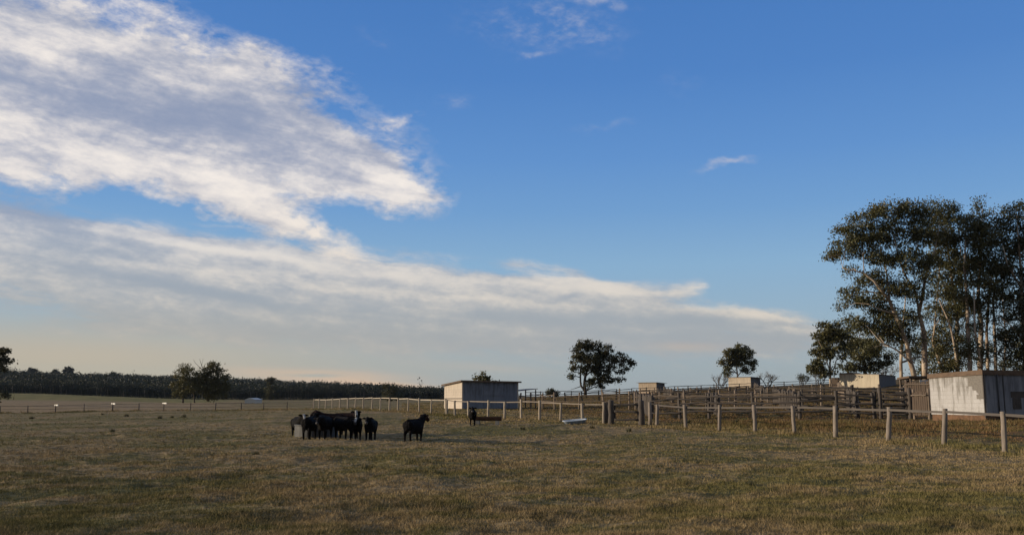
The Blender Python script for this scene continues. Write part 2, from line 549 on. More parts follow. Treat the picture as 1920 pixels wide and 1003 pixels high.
def paddock_color(t):
    """colour of the pasture at a place on the ground (metres)"""
    co = t.new('ShaderNodeTexCoord').outputs['Object']
    x, y, z = t.xyz(co)[:3]
    flat = t.comb(x, y, 0.0)
    big = t.noise(flat, 0.11, 4, 0.6, 0.6)
    mid = t.noise(t.mapping(flat, scale=(1, 1.3, 1)), 0.55, 5, 0.65, 0.8)
    fine = t.noise(flat, 3.2, 4, 0.65, 0.3)
    green = t.mix(t.ss(fine, .3, .7), (.126, .115, .040), (.215, .190, .072))
    tan = t.mix(t.ss(fine, .3, .7), (.235, .170, .086), (.43, .325, .18))
    f = t.m('ADD', t.m('MULTIPLY', big, 0.9), t.m('ADD', t.m('MULTIPLY', mid, 0.8), t.m('MULTIPLY', fine, 0.35)))
    col = t.mix(t.ss(f, 0.92, 1.12), green, tan)
    dark = t.noise(t.mapping(flat, loc=(31, 7, 0)), 0.9, 5, 0.7, 0.5)
    col = t.mix(t.ss(dark, 0.54, 0.68, 0.0, 0.65), col, (.060, .052, .028))
    hd = t.vm('LENGTH', t.vm('SUBTRACT', flat, (-7.8, 41.0, 0.0)))
    col = t.mix(t.ss(t.m('MULTIPLY_ADD', mid, 5.0, hd), 7.2, 4.2, 0.0, 0.75), col, (.33, .25, .14))
    # dry ungrazed grass beyond the far fence, green strip under the wood, rough red grass in the yards
    wob = t.m('MULTIPLY', t.m('SUBTRACT', big, 0.5), 30.0)
    yy = t.m('ADD', y, wob)
    leftside = t.ss(t.m('ADD', x, t.m('MULTIPLY', y, 0.30)), 10.0, -15.0)
    dry = t.mix(t.ss(mid, .3, .7), (.27, .195, .11), (.46, .34, .20))
    col = t.mix(t.m('MULTIPLY', t.ss(y, 124.0, 129.0), leftside), col, dry)
    strip = t.mix(t.ss(big, .35, .65), (.14, .14, .040), (.36, .30, .11))
    col = t.mix(t.m('MULTIPLY', t.ss(yy, 300.0, 380.0), leftside), col, strip)
    yard = t.m('MULTIPLY', t.ss(t.m('ADD', y, t.m('MULTIPLY', x, 3.0)), 88.0, 96.0), t.ss(x, -4.0, 6.0))
    rough_c = t.mix(t.ss(mid, .35, .65), (.10, .088, .030), (.20, .112, .055))
    col = t.mix(t.m('MULTIPLY', yard, t.ss(mid, .30, .55, 0.45, 0.95)), col, rough_c)
    return col, fine, mid


def mat_ground():
    m, t, b = material('pasture')
    col, fine, mid = paddock_color(t)
    t.put(b.inputs['Base Color'], t.mix(0.25, col, (.07, .055, .03)))
    b.inputs['Roughness'].default_value = 0.95
    b.inputs['Specular IOR Level'].default_value = 0.1
    bump(t, b, t.m('ADD', fine, mid), 0.08, 0.9)
    return m


def mat_grass():
    m, t, b = material('grass_blades')
    col, fine, mid = paddock_color(t)
    rnd = t.new('ShaderNodeNewGeometry').outputs['Random Per Island']
    col = t.mix(t.ss(rnd, 0.55, 1.0, 0.0, 0.45), col, (.36, .28, .155))
    col = t.mix(t.ss(rnd, 0.35, 0.0, 0.0, 0.3), col, (.05, .055, .018))
    t.put(b.inputs['Base Color'], col)
    b.inputs['Roughness'].default_value = 0.9
    b.inputs['Specular IOR Level'].default_value = 0.1
    return m


def mat_leaf(name, dark, light, warm):
    m = bpy.data.materials.new(name)
    m.use_nodes = True
    m.node_tree.nodes.clear()
    t = NT(m.node_tree)
    g = t.new('ShaderNodeNewGeometry')
    rnd = g.outputs['Random Per Island']
    pos = objco(t)
    n = t.noise(pos, 0.45, 3, 0.6)
    col = t.mix(rnd, dark, light)
    col = t.mix(t.ss(n, 0.45, 0.75, 0.0, 0.8), col, warm)
    d = t.new('ShaderNodeBsdfDiffuse')
    t.put(d.inputs[0], col)
    tr = t.new('ShaderNodeBsdfTranslucent')
    t.put(tr.inputs[0], t.mix(0.5, col, warm))
    ms = t.new('ShaderNodeMixShader')
    ms.inputs[0].default_value = 0.25
    t.l.new(d.outputs[0], ms.inputs[1])
    t.l.new(tr.outputs[0], ms.inputs[2])
    gl = t.new('ShaderNodeBsdfGlossy')
    gl.inputs['Roughness'].default_value = 0.5
    gl.inputs[0].default_value = (.8, .8, .8, 1)
    ms2 = t.new('ShaderNodeMixShader')
    ms2.inputs[0].default_value = 0.03
    t.l.new(ms.outputs[0], ms2.inputs[1])
    t.l.new(gl.outputs[0], ms2.inputs[2])
    o = t.new('ShaderNodeOutputMaterial')
    t.l.new(ms2.outputs[0], o.inputs[0])
    return m


def mat_bark():
    m, t, b = material('gum_bark')
    v = t.mapping(objco(t), scale=(1, 1, .35))
    n = t.noise(v, 1.3, 5, 0.6, 0.4)
    n2 = t.noise(v, 7, 4, 0.6)
    col = t.mix(t.ss(n, .35, .65), (.54, .45, .35), (.25, .18, .13))
    col = t.mix(t.ss(n2, .5, .75, 0, .6), col, (.10, .075, .055))
    t.put(b.inputs['Base Color'], col)
    b.inputs['Roughness'].default_value = 0.85
    bump(t, b, n2, 0.03)
    return m


def mat_painted(name, paint, bare, board=0.30, axis='y', peel_corner=None, stain=0.4, block=None, grime=(.12, .11, .09)):
    """painted boards or blocks on a wall whose long side runs along the local axis"""
    m, t, b = material(name)
    x, y, z = t.xyz(objco(t))[:3]
    a = y if axis == 'y' else x
    wv = t.comb(a, z, 0.0)
    n = t.noise(wv, 1.1, 6, 0.65, 0.5)
    streak = t.noise(t.mapping(wv, scale=(3.2, .45, 1)), 1.0, 5, 0.65)
    fine = t.noise(wv, 9, 4, 0.6)
    col = t.mix(t.ss(fine, .3, .7), tuple(q * .9 for q in paint), paint)
    if block:
        br = t.new('ShaderNodeTexBrick')
        t.put(br.inputs['Vector'], wv)
        br.inputs['Scale'].default_value = 1.0
        br.inputs['Brick Width'].default_value = block[0]
        br.inputs['Row Height'].default_value = block[1]
        br.inputs['Mortar Size'].default_value = 0.012
        br.inputs['Color1'].default_value = (1, 1, 1, 1)
        br.inputs['Color2'].default_value = (.90, .89, .88, 1)
        br.inputs['Mortar'].default_value = (.80, .78, .75, 1)
        col = t.mix(1.0, col, br.outputs['Color'], 'MULTIPLY')
    else:
        fr = t.m('FRACT', t.m('DIVIDE', z if board > 0 else a, abs(board)))
        line = t.m('ADD', t.ss(fr, 0.0, 0.06, 1.0, 0.0), t.ss(fr, 0.95, 1.0, 0.0, 1.0), clamp=True)
        col = t.mix(t.m('MULTIPLY', line, 0.6), col, tuple(q * .45 for q in paint))
        cell = t.new('ShaderNodeTexWhiteNoise', noise_dimensions='2D')
        t.put(cell.inputs['Vector'], t.comb(t.m('FLOOR', t.m('DIVIDE', z if board > 0 else a, abs(board))), 3.0, 0.0))
        col = t.mix(t.m('MULTIPLY', cell.outputs['Value'], 0.22), col, grime)
    up = t.ss(z, 0.9, 2.5, 0.0, 0.10)
    col = t.mix(t.ss(t.m('ADD', streak, up), .49, .70, 0.0, stain), col, grime)
    col = t.mix(t.ss(n, .56, .72, 0.0, stain * .8), col, bare)
    if peel_corner:
        ax, zz, wx, wz = peel_corner
        e = t.m('ADD', t.m('DIVIDE', t.m('ABSOLUTE', t.m('SUBTRACT', a, ax)), wx), t.m('DIVIDE', t.m('ABSOLUTE', t.m('SUBTRACT', z, zz)), wz))
        if block:
            q = t.new('ShaderNodeTexWhiteNoise', noise_dimensions='2D')
            t.put(q.inputs['Vector'], t.comb(t.m('FLOOR', t.m('DIVIDE', a, block[0] * .5)), t.m('FLOOR', t.m('DIVIDE', z, block[1])), 0.0))
            e = t.m('ADD', e, t.m('MULTIPLY', q.outputs['Value'], 0.55))
        else:
            e = t.m('ADD', e, t.m('MULTIPLY', n, 0.9))
        col = t.mix(t.ss(e, 1.12, 1.0), col, t.mix(t.ss(fine, .3, .7), bare, tuple(q * .7 for q in bare)))
    t.put(b.inputs['Base Color'], col)
    b.inputs['Roughness'].default_value = 0.8
    bump(t, b, fine, 0.006, 0.5)
    return m


M = {}
M['ground'] = mat_ground()
M['grass'] = mat_grass()
M['post_grey'] = wood('weathered_post', (.30, .255, .215), (.17, .145, .125))
M['post_pale'] = wood('pale_post', (.44, .38, .30), (.27, .225, .18))
M['rail_grey'] = wood('weathered_rail', (.25, .215, .18), (.14, .12, .10), scale=(1.2, 9, 9))
M['rail_dull'] = wood('dull_rail', (.125, .11, .10), (.075, .066, .058), scale=(1.2, 9, 9))
M['rail_white'] = wood('pale_rail', (.52, .47, .39), (.32, .28, .23), scale=(1.2, 9, 9))
M['rail_dark'] = wood('dark_rail', (.085, .074, .068), (.034, .030, .029), scale=(1.2, 9, 9))
M['post_dark'] = wood('dark_post', (.115, .098, .085), (.048, .040, .036))
M['post_brown'] = wood('brown_post', (.27, .215, .165), (.13, .10, .078))
M['rail_brown'] = wood('brown_rail', (.22, .175, .135), (.095, .076, .06), scale=(1.2, 9, 9))
M['plank_brown'] = wood('brown_plank', (.13, .092, .066), (.050, .038, .030), scale=(14, 14, .8))
M['fascia'] = wood('fascia_timber', (.17, .115, .075), (.10, .066, .045), scale=(1, 1, 3))
M['tin'] = plain('rusty_roof_iron', (.17, .12, .09), 0.6, 0.35, 2.0)
M['white'] = plain('white_paint', (.72, .71, .68), 0.5, 0.08)
M['concrete'] = plain('concrete', (.30, .29, .27), 0.9, 0.2)
M['galv'] = plain('galvanised_iron', (.055, .057, .06), 0.7, 0.3, 3.0, 0.0)
M['rust'] = plain('rusty_iron', (.085, .045, .032), 0.75, 0.35, 6.0)
M['enamel'] = plain('tub_enamel', (.62, .68, .74), 0.25, 0.06)
M['tub_side'] = plain('tub_side', (.22, .28, .36), 0.4, 0.15)
M['dark'] = plain('dark_opening', (.015, .015, .017), 0.6, 0.2)
M['water'] = plain('trough_water', (.02, .025, .025), 0.08, 0.1)
M['dirt'] = plain('brown_footing', (.135, .075, .042), 0.9, 0.3)
M['bark'] = mat_bark()
M['bark_dark'] = wood('dark_bark', (.085, .068, .055), (.045, .036, .03), scale=(1, 1, .4))
M['bark_red'] = wood('reddish_bark', (.19, .085, .055), (.10, .05, .035), scale=(1, 1, .4))
M['twig'] = wood('grey_twigs', (.13, .115, .105), (.08, .07, .065), scale=(1, 1, .4))
M['leaf_gum'] = mat_leaf('gum_leaves', (.034, .040, .017), (.135, .135, .058), (.15, .122, .042))
M['leaf_dark'] = mat_leaf('dark_leaves', (.022, .028, .015), (.075, .082, .038), (.105, .082, .032))
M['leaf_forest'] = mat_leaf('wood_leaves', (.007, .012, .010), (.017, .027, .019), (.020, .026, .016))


# ------------------------------------------------------------------ ground sheet
def make_ground():
    a_front = np.linspace(R(-40), R(40), 420)
    a_back = np.linspace(R(40), R(320), 90)[1:-1]
    ang = np.concatenate([a_front, a_back])
    rr = [0.6, 1.2, 2, 3, 4, 5, 6, 7, 8]
    while rr[-1] < 9000:
        q = rr[-1]
        rr.append(q + (max(0.055, 0.0065 * q) if q < 70 else 0.05 * q))
    rr = np.array(rr)
    A, Rr = np.meshgrid(ang, rr)
    X, Y = (np.sin(A) * Rr).ravel(), (np.cos(A) * Rr).ravel()
    Z = height(X, Y)
    na, nr = len(ang), len(rr)
    vs = np.stack([X, Y, Z], 1)
    vs = np.vstack([vs, [[0, 0, gz(0, 0)]]])
    i, j = np.meshgrid(np.arange(nr - 1), np.arange(na), indexing='ij')
    j2 = (j + 1) % na
    fs = np.stack([i * na + j, (i + 1) * na + j, (i + 1) * na + j2, i * na + j2], -1).reshape(-1, 4)[:, ::-1]
    me = np_mesh('ground', vs, fs, M['ground'], True)
    o = link(bpy.data.objects.new('ground', me))
    o['kind'] = 'structure'


make_ground()


# ------------------------------------------------------------------ grass
def blades(pos, hgt, wid, lean=0.5, n=4, spread=0.05):
    """n bent blades per tuft, one triangle each"""
    N = len(pos)
    p = np.repeat(pos, n, 0)
    h = np.repeat(hgt, n) * RNG.uniform(.55, 1.25, N * n)
    wd = np.repeat(wid, n)
    p = p + np.stack([RNG.normal(0, spread, N * n) * 1.0, RNG.normal(0, spread, N * n), np.zeros(N * n)], 1)
    a = RNG.uniform(0, 2 * np.pi, N * n)
    bx, by = np.cos(a) * wd / 2, np.sin(a) * wd / 2
    ld = RNG.normal(0, lean, (N * n, 2))
    z0 = np.zeros(N * n)
    v0 = p + np.stack([bx, by, z0 - .01], 1)
    v1 = p + np.stack([-bx, -by, z0 - .01], 1)
    v2 = p + np.stack([ld[:, 0] * h, ld[:, 1] * h, h], 1)
    vs = np.stack([v0, v1, v2], 1).reshape(-1, 3)
    return vs, np.arange(len(vs)).reshape(-1, 3)


def make_grass():
    N = 250000
    py = RNG.uniform(772, 1030, N)
    d = EYE * F / (py - HOR)
    az = RNG.uniform(-0.62, 0.62, N)
    X, Y = az * d, d
    tuft = vnoise(X / 1.3, Y / 1.3, 11) + .6 * vnoise(X / .45, Y / .45, 12)
    k = RNG.uniform(-.9, .7, len(X)) < tuft + .25
    X, Y, d, tuft = X[k], Y[k], d[k], tuft[k]
    ns = 70000
    Ys = 60 * (200 / 60) ** RNG.uniform(0, 1, ns)
    Xs = RNG.uniform(-.12, .62, ns) * Ys
    X, Y, d, tuft = np.concatenate([X, Xs]), np.concatenate([Y, Ys]), np.concatenate([d, Ys]), np.concatenate([tuft, RNG.uniform(.2, 1.6, ns)])
    Z = height(X, Y)
    h = (.03 + .042 * np.clip(tuft + .4, 0, 1.2)) * RNG.uniform(.7, 1.3, len(X))
    vs, fs = blades(np.stack([X, Y, Z], 1), h, np.maximum(.006, d * .00065), .55, 3, .05)
    o = link(bpy.data.objects.new('grass', np_mesh('grass', vs, fs, M['grass'])))
    tag(o, 'short grazed olive and tan pasture grass across the paddock', 'grass')
    o['kind'] = 'stuff'


make_grass()


def grass_strip(name, label, pts, width, dens, hgt, mat):
    """rough uneaten grass standing along a line"""
    P_ = []
    for (a, b) in zip(pts[:-1], pts[1:]):
        L = (Vector(b) - Vector(a)).length
        n = int(L * dens)
        s = RNG.uniform(0, 1, n)
        o = RNG.normal(0, width / 2, n)
        t = (Vector(b) - Vector(a)).normalized()
        x = a[0] + (b[0] - a[0]) * s - t.y * o
        y = a[1] + (b[1] - a[1]) * s + t.x * o
        P_.append(np.stack([x, y], 1))
    P_ = np.vstack(P_)
    cl = vnoise(P_[:, 0] / 1.1, P_[:, 1] / 1.1, 21) + .5 * vnoise(P_[:, 0] / 4, P_[:, 1] / 4, 22)
    k = RNG.uniform(-.6, .6, len(P_)) < cl + .15
    P_, cl = P_[k], cl[k]
    z = height(P_[:, 0], P_[:, 1])
    d = P_[:, 1]
    h = hgt * np.clip(.6 + cl, .3, 1.4) * RNG.uniform(.6, 1.2, len(P_))
    vs, fs = blades(np.column_stack([P_, z]), h, np.maximum(.01, d * .0006), .35, 4, .08)
    o = link(bpy.data.objects.new(name, np_mesh(name, vs, fs, mat)))
    tag(o, label, 'grass')
    o['kind'] = 'stuff'
    return o


# ------------------------------------------------------------------ fences
def post_mesh(name, mat, r, sides=7, square=False):
    m = MB()
    pts, rad = [], []
    for i in range(5):
        f = i / 4
        pts.append((random.uniform(-.2, .2) * r * f, random.uniform(-.2, .2) * r * f, -.12 + 1.12 * f))
        rad.append(r * (1.08 - .14 * f) * random.uniform(.95, 1.05))
    if square:
        m.box((0, 0, .44), (r * 1.8, r * 1.5, 1.12))
    else:
        m.tube(pts, rad, sides)
    return m.mesh(name, mat, not square)


def rail_mesh(name, mat, r, flat=False, bow=0.03):
    m = MB()
    if flat:
        m.box((.5, 0, 0), (1.0, r * .55, r * 2.0))
    else:
        n = 6
        pts = [(i / n, random.uniform(-bow, bow) * .5, random.uniform(-bow, bow)) for i in range(n + 1)]
        m.tube(pts, [r * random.uniform(.8, 1.15) for _ in pts], 6)
    return m.mesh(name, mat, not flat)


POSTS, RAILS = {}, {}


def posts_of(key, r, square=False):
    k = (key, r, square)
    if k not in POSTS:
        POSTS[k] = [post_mesh('post', M[key], r, square=square) for _ in range(3)]
    return random.choice(POSTS[k])


def rails_of(key, r, flat=False, bow=.03):
    k = (key, r, flat, bow)
    if k not in RAILS:
        RAILS[k] = [rail_mesh('rail', M[key], r, flat, bow) for _ in range(4)]
    return random.choice(RAILS[k])


def lay(o, a, b):
    """put a one metre long mesh lying on +X between a and b"""
    d = b - a
    o.rotation_mode = 'QUATERNION'
    o.rotation_quaternion = d.to_track_quat('X', 'Z')
    o.location = a
    o.scale = (d.length, 1, 1)


def resample(pts, spacing):
    out = [Vector((pts[0][0], pts[0][1], 0))]
    for a, b in zip(pts[:-1], pts[1:]):
        a, b = Vector((a[0], a[1], 0)), Vector((b[0], b[1], 0))
        n = max(1, round((b - a).length / spacing))
        for i in range(1, n + 1):
            out.append(a.lerp(b, i / n))
    return out


def fence(label, pts, h=1.3, rails=(1.2,), post='post_grey', pr=.085, rail='rail_grey', rr=.05, flat=False, spacing=3.0, lean=.02,
          square=False, explicit=False, name='timber_fence', group=None, skip=(), sag=.04, proud=0.0):
    P_ = [Vector((p[0], p[1], 0)) for p in pts] if explicit else resample(pts, spacing)
    for p in P_:
        p.z = gz(p.x, p.y)
    root = thing(name, label, 'fence', P_[0], 0, group)
    o0 = P_[0]
    hs = []
    for i, p in enumerate(P_):
        hh = h * random.uniform(.95, 1.07)
        hs.append(hh)
        o = link(bpy.data.objects.new('post', posts_of(post, pr, square)), root)
        o.location = p - o0
        o.rotation_euler = (random.gauss(0, lean), random.gauss(0, lean), random.uniform(0, 6.28) if not square else math.atan2(P_[min(i + 1, len(P_) - 1)].y - P_[max(i - 1, 0)].y, P_[min(i + 1, len(P_) - 1)].x - P_[max(i - 1, 0)].x))
        o.scale = (random.uniform(.85, 1.15), random.uniform(.85, 1.15), hh)
    for i in range(len(P_) - 1):
        if i in skip:
            continue
        t = (P_[i + 1] - P_[i]).normalized()
        side = Vector((t.y, -t.x, 0)) * (pr * .9)
        for rh in rails:
            a = P_[i] - o0 + Vector((0, 0, rh + random.gauss(0, sag))) + side - t * .06
            b = P_[i + 1] - o0 + Vector((0, 0, rh + random.gauss(0, sag))) + side + t * .06
            o = link(bpy.data.objects.new('rail', rails_of(rail, rr, flat)), root)
            lay(o, a, b)
    return root, P_


def XY(px, d):
    p = G(px, d)
    return (p.x, p.y)


# front paddock fence: grey split posts with one thin top rail
front_px = [(2010, 27.2), (1884, 31.0), (1770, 35.0), (1666, 38.2), (1567, 41.2), (1490, 44.0), (1416, 47.0), (1349, 50.2), (1286, 53.5), (1232, 57.0)]
front_pts = [XY(*q) for q in front_px]
fence('near fence of grey posts and one thin rail in front of the white-walled shed', front_pts, 1.33, (1.25,), 'post_grey', .10, 'rail_dull', .045, True, explicit=True, lean=.05, sag=.015)
mid_pts = [XY(*q) for q in [(1132, 58.5), (1092, 60), (1051, 62), (1012, 64.5), (977, 67), (946, 69), (915, 71), (878, 74.5), (853, 78), (838, 80)]]
fence('paddock fence of pale posts passing in front of the grey long shed', mid_pts, 1.34, (1.25,), 'post_pale', .085, 'rail_grey', .04, True, explicit=True, sag=.02)
far_pts = [XY(*q) for q in [(836, 80.8), (808, 83), (786, 85.5), (765, 88), (746, 90.5), (730, 92), (713, 95), (697, 98), (681, 102), (666, 105), (652, 108), (637, 112), (623, 115), (610, 118), (598, 121), (588, 123)]]
fence('pale post fence with a white top rail behind the gathered cattle', far_pts, 1.33, (1.25,), 'post_pale', .075, 'rail_white', .042, True, explicit=True, sag=.02)
left_pts = [XY(*q) for q in [(-60, 124), (0, 125), (52, 125), (104, 125.5), (157, 126), (211, 126), (260, 126.5), (307, 127), (357, 127.5), (404, 128), (452, 128), (494, 127.5), (538, 126), (587, 123.6)]]
lf, lp = fence('long low fence of thin posts and wire across the left of the paddock', left_pts, 1.05, (.95, .5), 'post_dark', .07, 'rail_dark', .022, False, explicit=True, name='wire_fence', sag=.02)
for k in (3, 5, 7):
    m = MB()
    m.box((0, 0, 0), (1.05, .10, .17), rot=(0, random.uniform(-.05, .05), R(-40)))
    q = m.build('white_board', M['white'], lf)
    q.location = lp[k] - lp[0] + Vector((.1, -.10, 1.02))
grass_strip('fence_grass', 'dark uneaten grass along the foot of the long left fence', [(p.x, p.y) for p in lp], 2.5, 55, .22, M['grass'])
grass_strip('fence_grass', 'rough reddish grass under the near paddock fence', [XY(2010, 27.5)] + front_pts[1:] + mid_pts[:1], 1.3, 170, .20, M['grass'])
grass_strip('fence_grass', 'rough grass along the pale fence in front of the long shed', mid_pts + far_pts, 1.6, 60, .20, M['grass'])
grass_strip('yard_grass', 'tall red-brown grass growing in the yard behind the near fence', [XY(1930, 43), XY(1700, 47), XY(1500, 53), XY(1300, 60)], 6.0, 420, .24, M['grass'])


# the gate between the two paddock fences
def gate(label, a, b, h, boards, rail, thick, post, pr, ph, brace=True, name='timber_gate', sheet=None):
    a, b = Vector((*a, gz(*a))), Vector((*b, gz(*b)))
    root = thing(name, label, 'gate', a)
    t = (b - a)
    for e, p in enumerate((Vector((0, 0, 0)), t)):
        o = link(bpy.data.objects.new('gate_post', posts_of(post, pr)), root)
        o.location = p
        o.scale = (1, 1, ph)
    u = t.normalized()
    L = t.length
    side = Vector((u.y, -u.x, 0)) * (pr * .5)
    s = u * (pr * 1.2)
    for z in boards:
        o = link(bpy.data.objects.new('rail', rails_of(rail, thick)), root)
        lay(o, s + Vector((0, 0, z)) + side, t - s + Vector((0, 0, z + random.uniform(-.04, .04))) + side)
    if brace:
        o = link(bpy.data.objects.new('brace', rails_of(rail, thick * .8)), root)
        lay(o, s + side * 1.8 + Vector((0, 0, boards[-1])), t - s + side * 1.8 + Vector((0, 0, boards[0])))
    for f in (.12, .88):
        m = MB()
        m.box((0, 0, (boards[0] + boards[-1]) / 2), (.09, .05, boards[0] - boards[-1] + .16))
        o = m.build('stile', M[rail], root)
        o.location = t * f - side * .9
        o.rotation_euler = (0, 0, math.atan2(u.y, u.x))
    return root


gate('dark three rail timber gate between thick posts, near the white bathtub', XY(1146, 58.2), XY(1203, 57.6), 1.3, (1.3, .85, .35), 'rail_dark', .075, 'post_dark', .19, 1.55, False)
for (px, d, r_, lab) in ((1137, 58.6, .15, 'short thick dark strainer post at the left side of the three rail gate'), (1219, 57.2, .11, 'grey strainer post standing right of the three rail gate')):
    m = MB()
    p = G(px, d)
    m.tube([(0, 0, -.1), (.01, 0, .5), (0, .01, 1.42)], [r_ * 1.1, r_, r_ * .92], 9)
    o = m.build('strainer_post', M['post_dark' if px < 1200 else 'post_grey'], None, True)
    o.location = p
    tag(o, lab, 'post')

# stockyards on the rise
YD = dict(post='post_dark', pr=.11, rail='rail_dark', rr=.07, spacing=2.6, lean=.04, sag=.10)
YB = dict(post='post_brown', pr=.09, rail='rail_brown', rr=.05, spacing=2.5, lean=.04, sag=.09)
fence('dark sagging stockyard rails directly behind the near paddock fence', [XY(1222, 66), XY(1330, 64), XY(1500, 61), XY(1640, 60)], 1.75, (1.5, 1.0, .5), **YD)
fence('dark stockyard fence joining the timber gates by the white shed wall', [XY(1640, 60.5), XY(1712, 59.5)], 1.9, (1.7, 1.3, .85, .45), **YD)
fence('stockyard fence running back uphill from the three rail gate', [XY(1222, 66.5), XY(1205, 84), XY(1190, 104)], 1.6, (1.45, .95, .5), **YD)
fence('brown stockyard fence across the slope behind the long shed end', [XY(955, 104), XY(1040, 95), XY(1180, 92)], 1.75, (1.4, .8), **YB)
fence('brown low rail yard fence in the middle of the slope', [XY(1192, 90), XY(1330, 86), XY(1480, 82)], 1.7, (1.35, .75), **YB)
fence('tall brown yard fence left of the plank stockade', [XY(1482, 82.5), XY(1600, 80), XY(1700, 78)], 2.1, (1.7, 1.15, .6), **YB)
fence('cross fence dividing the middle stockyards', [XY(1500, 62), XY(1475, 82), XY(1450, 112)], 1.6, (1.45, .95, .5), **YD)
fence('upper yard fence of brown rails below the two small sheds', [XY(1130, 118), XY(1260, 114), XY(1440, 112), XY(1570, 110), XY(1690, 108)], 1.8, (1.4, .8), **YB)
fence('cross fence climbing toward the small brick-red shed', [XY(1262, 115), XY(1250, 150), XY(1245, 180)], 1.5, (1.4, .9), **YD)
fence('cross fence climbing toward the cream ridge shed', [XY(1440, 113), XY(1425, 150), XY(1415, 195)], 1.5, (1.4, .9, .45), **YD)
fence('cross fence climbing toward the white double shed', [XY(1602, 81), XY(1585, 110), XY(1572, 150)], 1.8, (1.4, .8), **YB)
fence('thin rail fence high on the slope below the ridge', [XY(1060, 150), XY(1250, 150), XY(1430, 150), XY(1575, 150)], 1.5, (1.4, .95), **YD)
fence('dark top fence along the skyline of the ridge', [XY(985, 186), XY(1100, 186), XY(1240, 188), XY(1410, 196), XY(1560, 198)], 1.45, (1.35, .85), 'post_dark', .10, 'rail_dark', .075, spacing=3.4)


fence('brown yard fence in the lower slope behind the three rail gate', [XY(1225, 76), XY(1350, 74), XY(1490, 71)], 1.8, (1.4, .8), **YB)
fence('dark double height fence of the cattle race near the boarded gate', [XY(1505, 70), XY(1600, 68), XY(1695, 67)], 2.0, (1.8, 1.4, 1.0, .55), **YD)
fence('dark rail fence across the middle slope left of the stockade', [XY(1190, 100), XY(1330, 97), XY(1480, 95), XY(1640, 93)], 1.8, (1.4, .7), **YD)
fence('pale brown rail fence on the upper slope under the cream shed', [XY(1200, 132), XY(1380, 131), XY(1560, 129)], 1.75, (1.4, .8), **YB)
fence('short cross fence left of the boarded gate', [XY(1610, 60.5), XY(1598, 70), XY(1590, 80)], 1.7, (1.55, 1.1, .6), **YD)
fence('short cross fence in the lower yards', [XY(1350, 64), XY(1338, 75), XY(1325, 86)], 1.6, (1.5, 1.0, .55), **YD)

# plank stockade and gates beside the white-walled shed
def plank_panel(name, label, a, b, z0, z1, mat, cat, gap=.03, wdt=.16, rails_=True):
    a, b = Vector((*a, gz(*a))), Vector((*b, gz(*b)))
    root = thing(name, label, cat, a)
    t = b - a
    u = t.normalized()
    an = math.atan2(u.y, u.x)
    m = MB()
    n = int(t.length / (wdt + gap))
    for i in range(n):
        p = t * ((i + .5) / n)
        zz = z1 + random.uniform(-.08, .05)
        m.box((p.x, p.y, p.z + (z0 + zz) / 2), (wdt, .035, zz - z0), rot=(0, random.gauss(0, .012), an))
    m.build('planks', mat, root)
    if rails_:
        for z in (z0 + .2, z1 - .25):
            o = link(bpy.data.objects.new('rail', rails_of('rail_brown', .05)), root)
            lay(o, Vector((0, 0, z)) + Vector((u.y, -u.x, 0)) * .07, t + Vector((0, 0, z)) + Vector((u.y, -u.x, 0)) * .07)
    for f in (0, 1):
        o = link(bpy.data.objects.new('post', posts_of('post_brown', .09)), root)
        o.location = t * f + Vector((-u.y, u.x, 0)) * .11
        o.scale = (1, 1, z1 + .15)
    return root


plank_panel('plank_fence', 'tall brown plank stockade behind the gate at the white shed corner', XY(1700, 72), XY(1752, 70), .1, 2.35, M['plank_brown'], 'fence')
plank_panel('plank_gate', 'brown vertical plank gate beside the white shed corner', XY(1713, 58.8), XY(1741, 57.6), .25, 1.75, M['plank_brown'], 'gate', gap=.01)
gate('dark boarded yard gate halfway between the near fence and the plank gate', XY(1652, 59.9), XY(1708, 59.2), 1.6, (1.6, 1.3, .95, .6, .3), 'rail_dark', .07, 'post_dark', .13, 2.0, False)


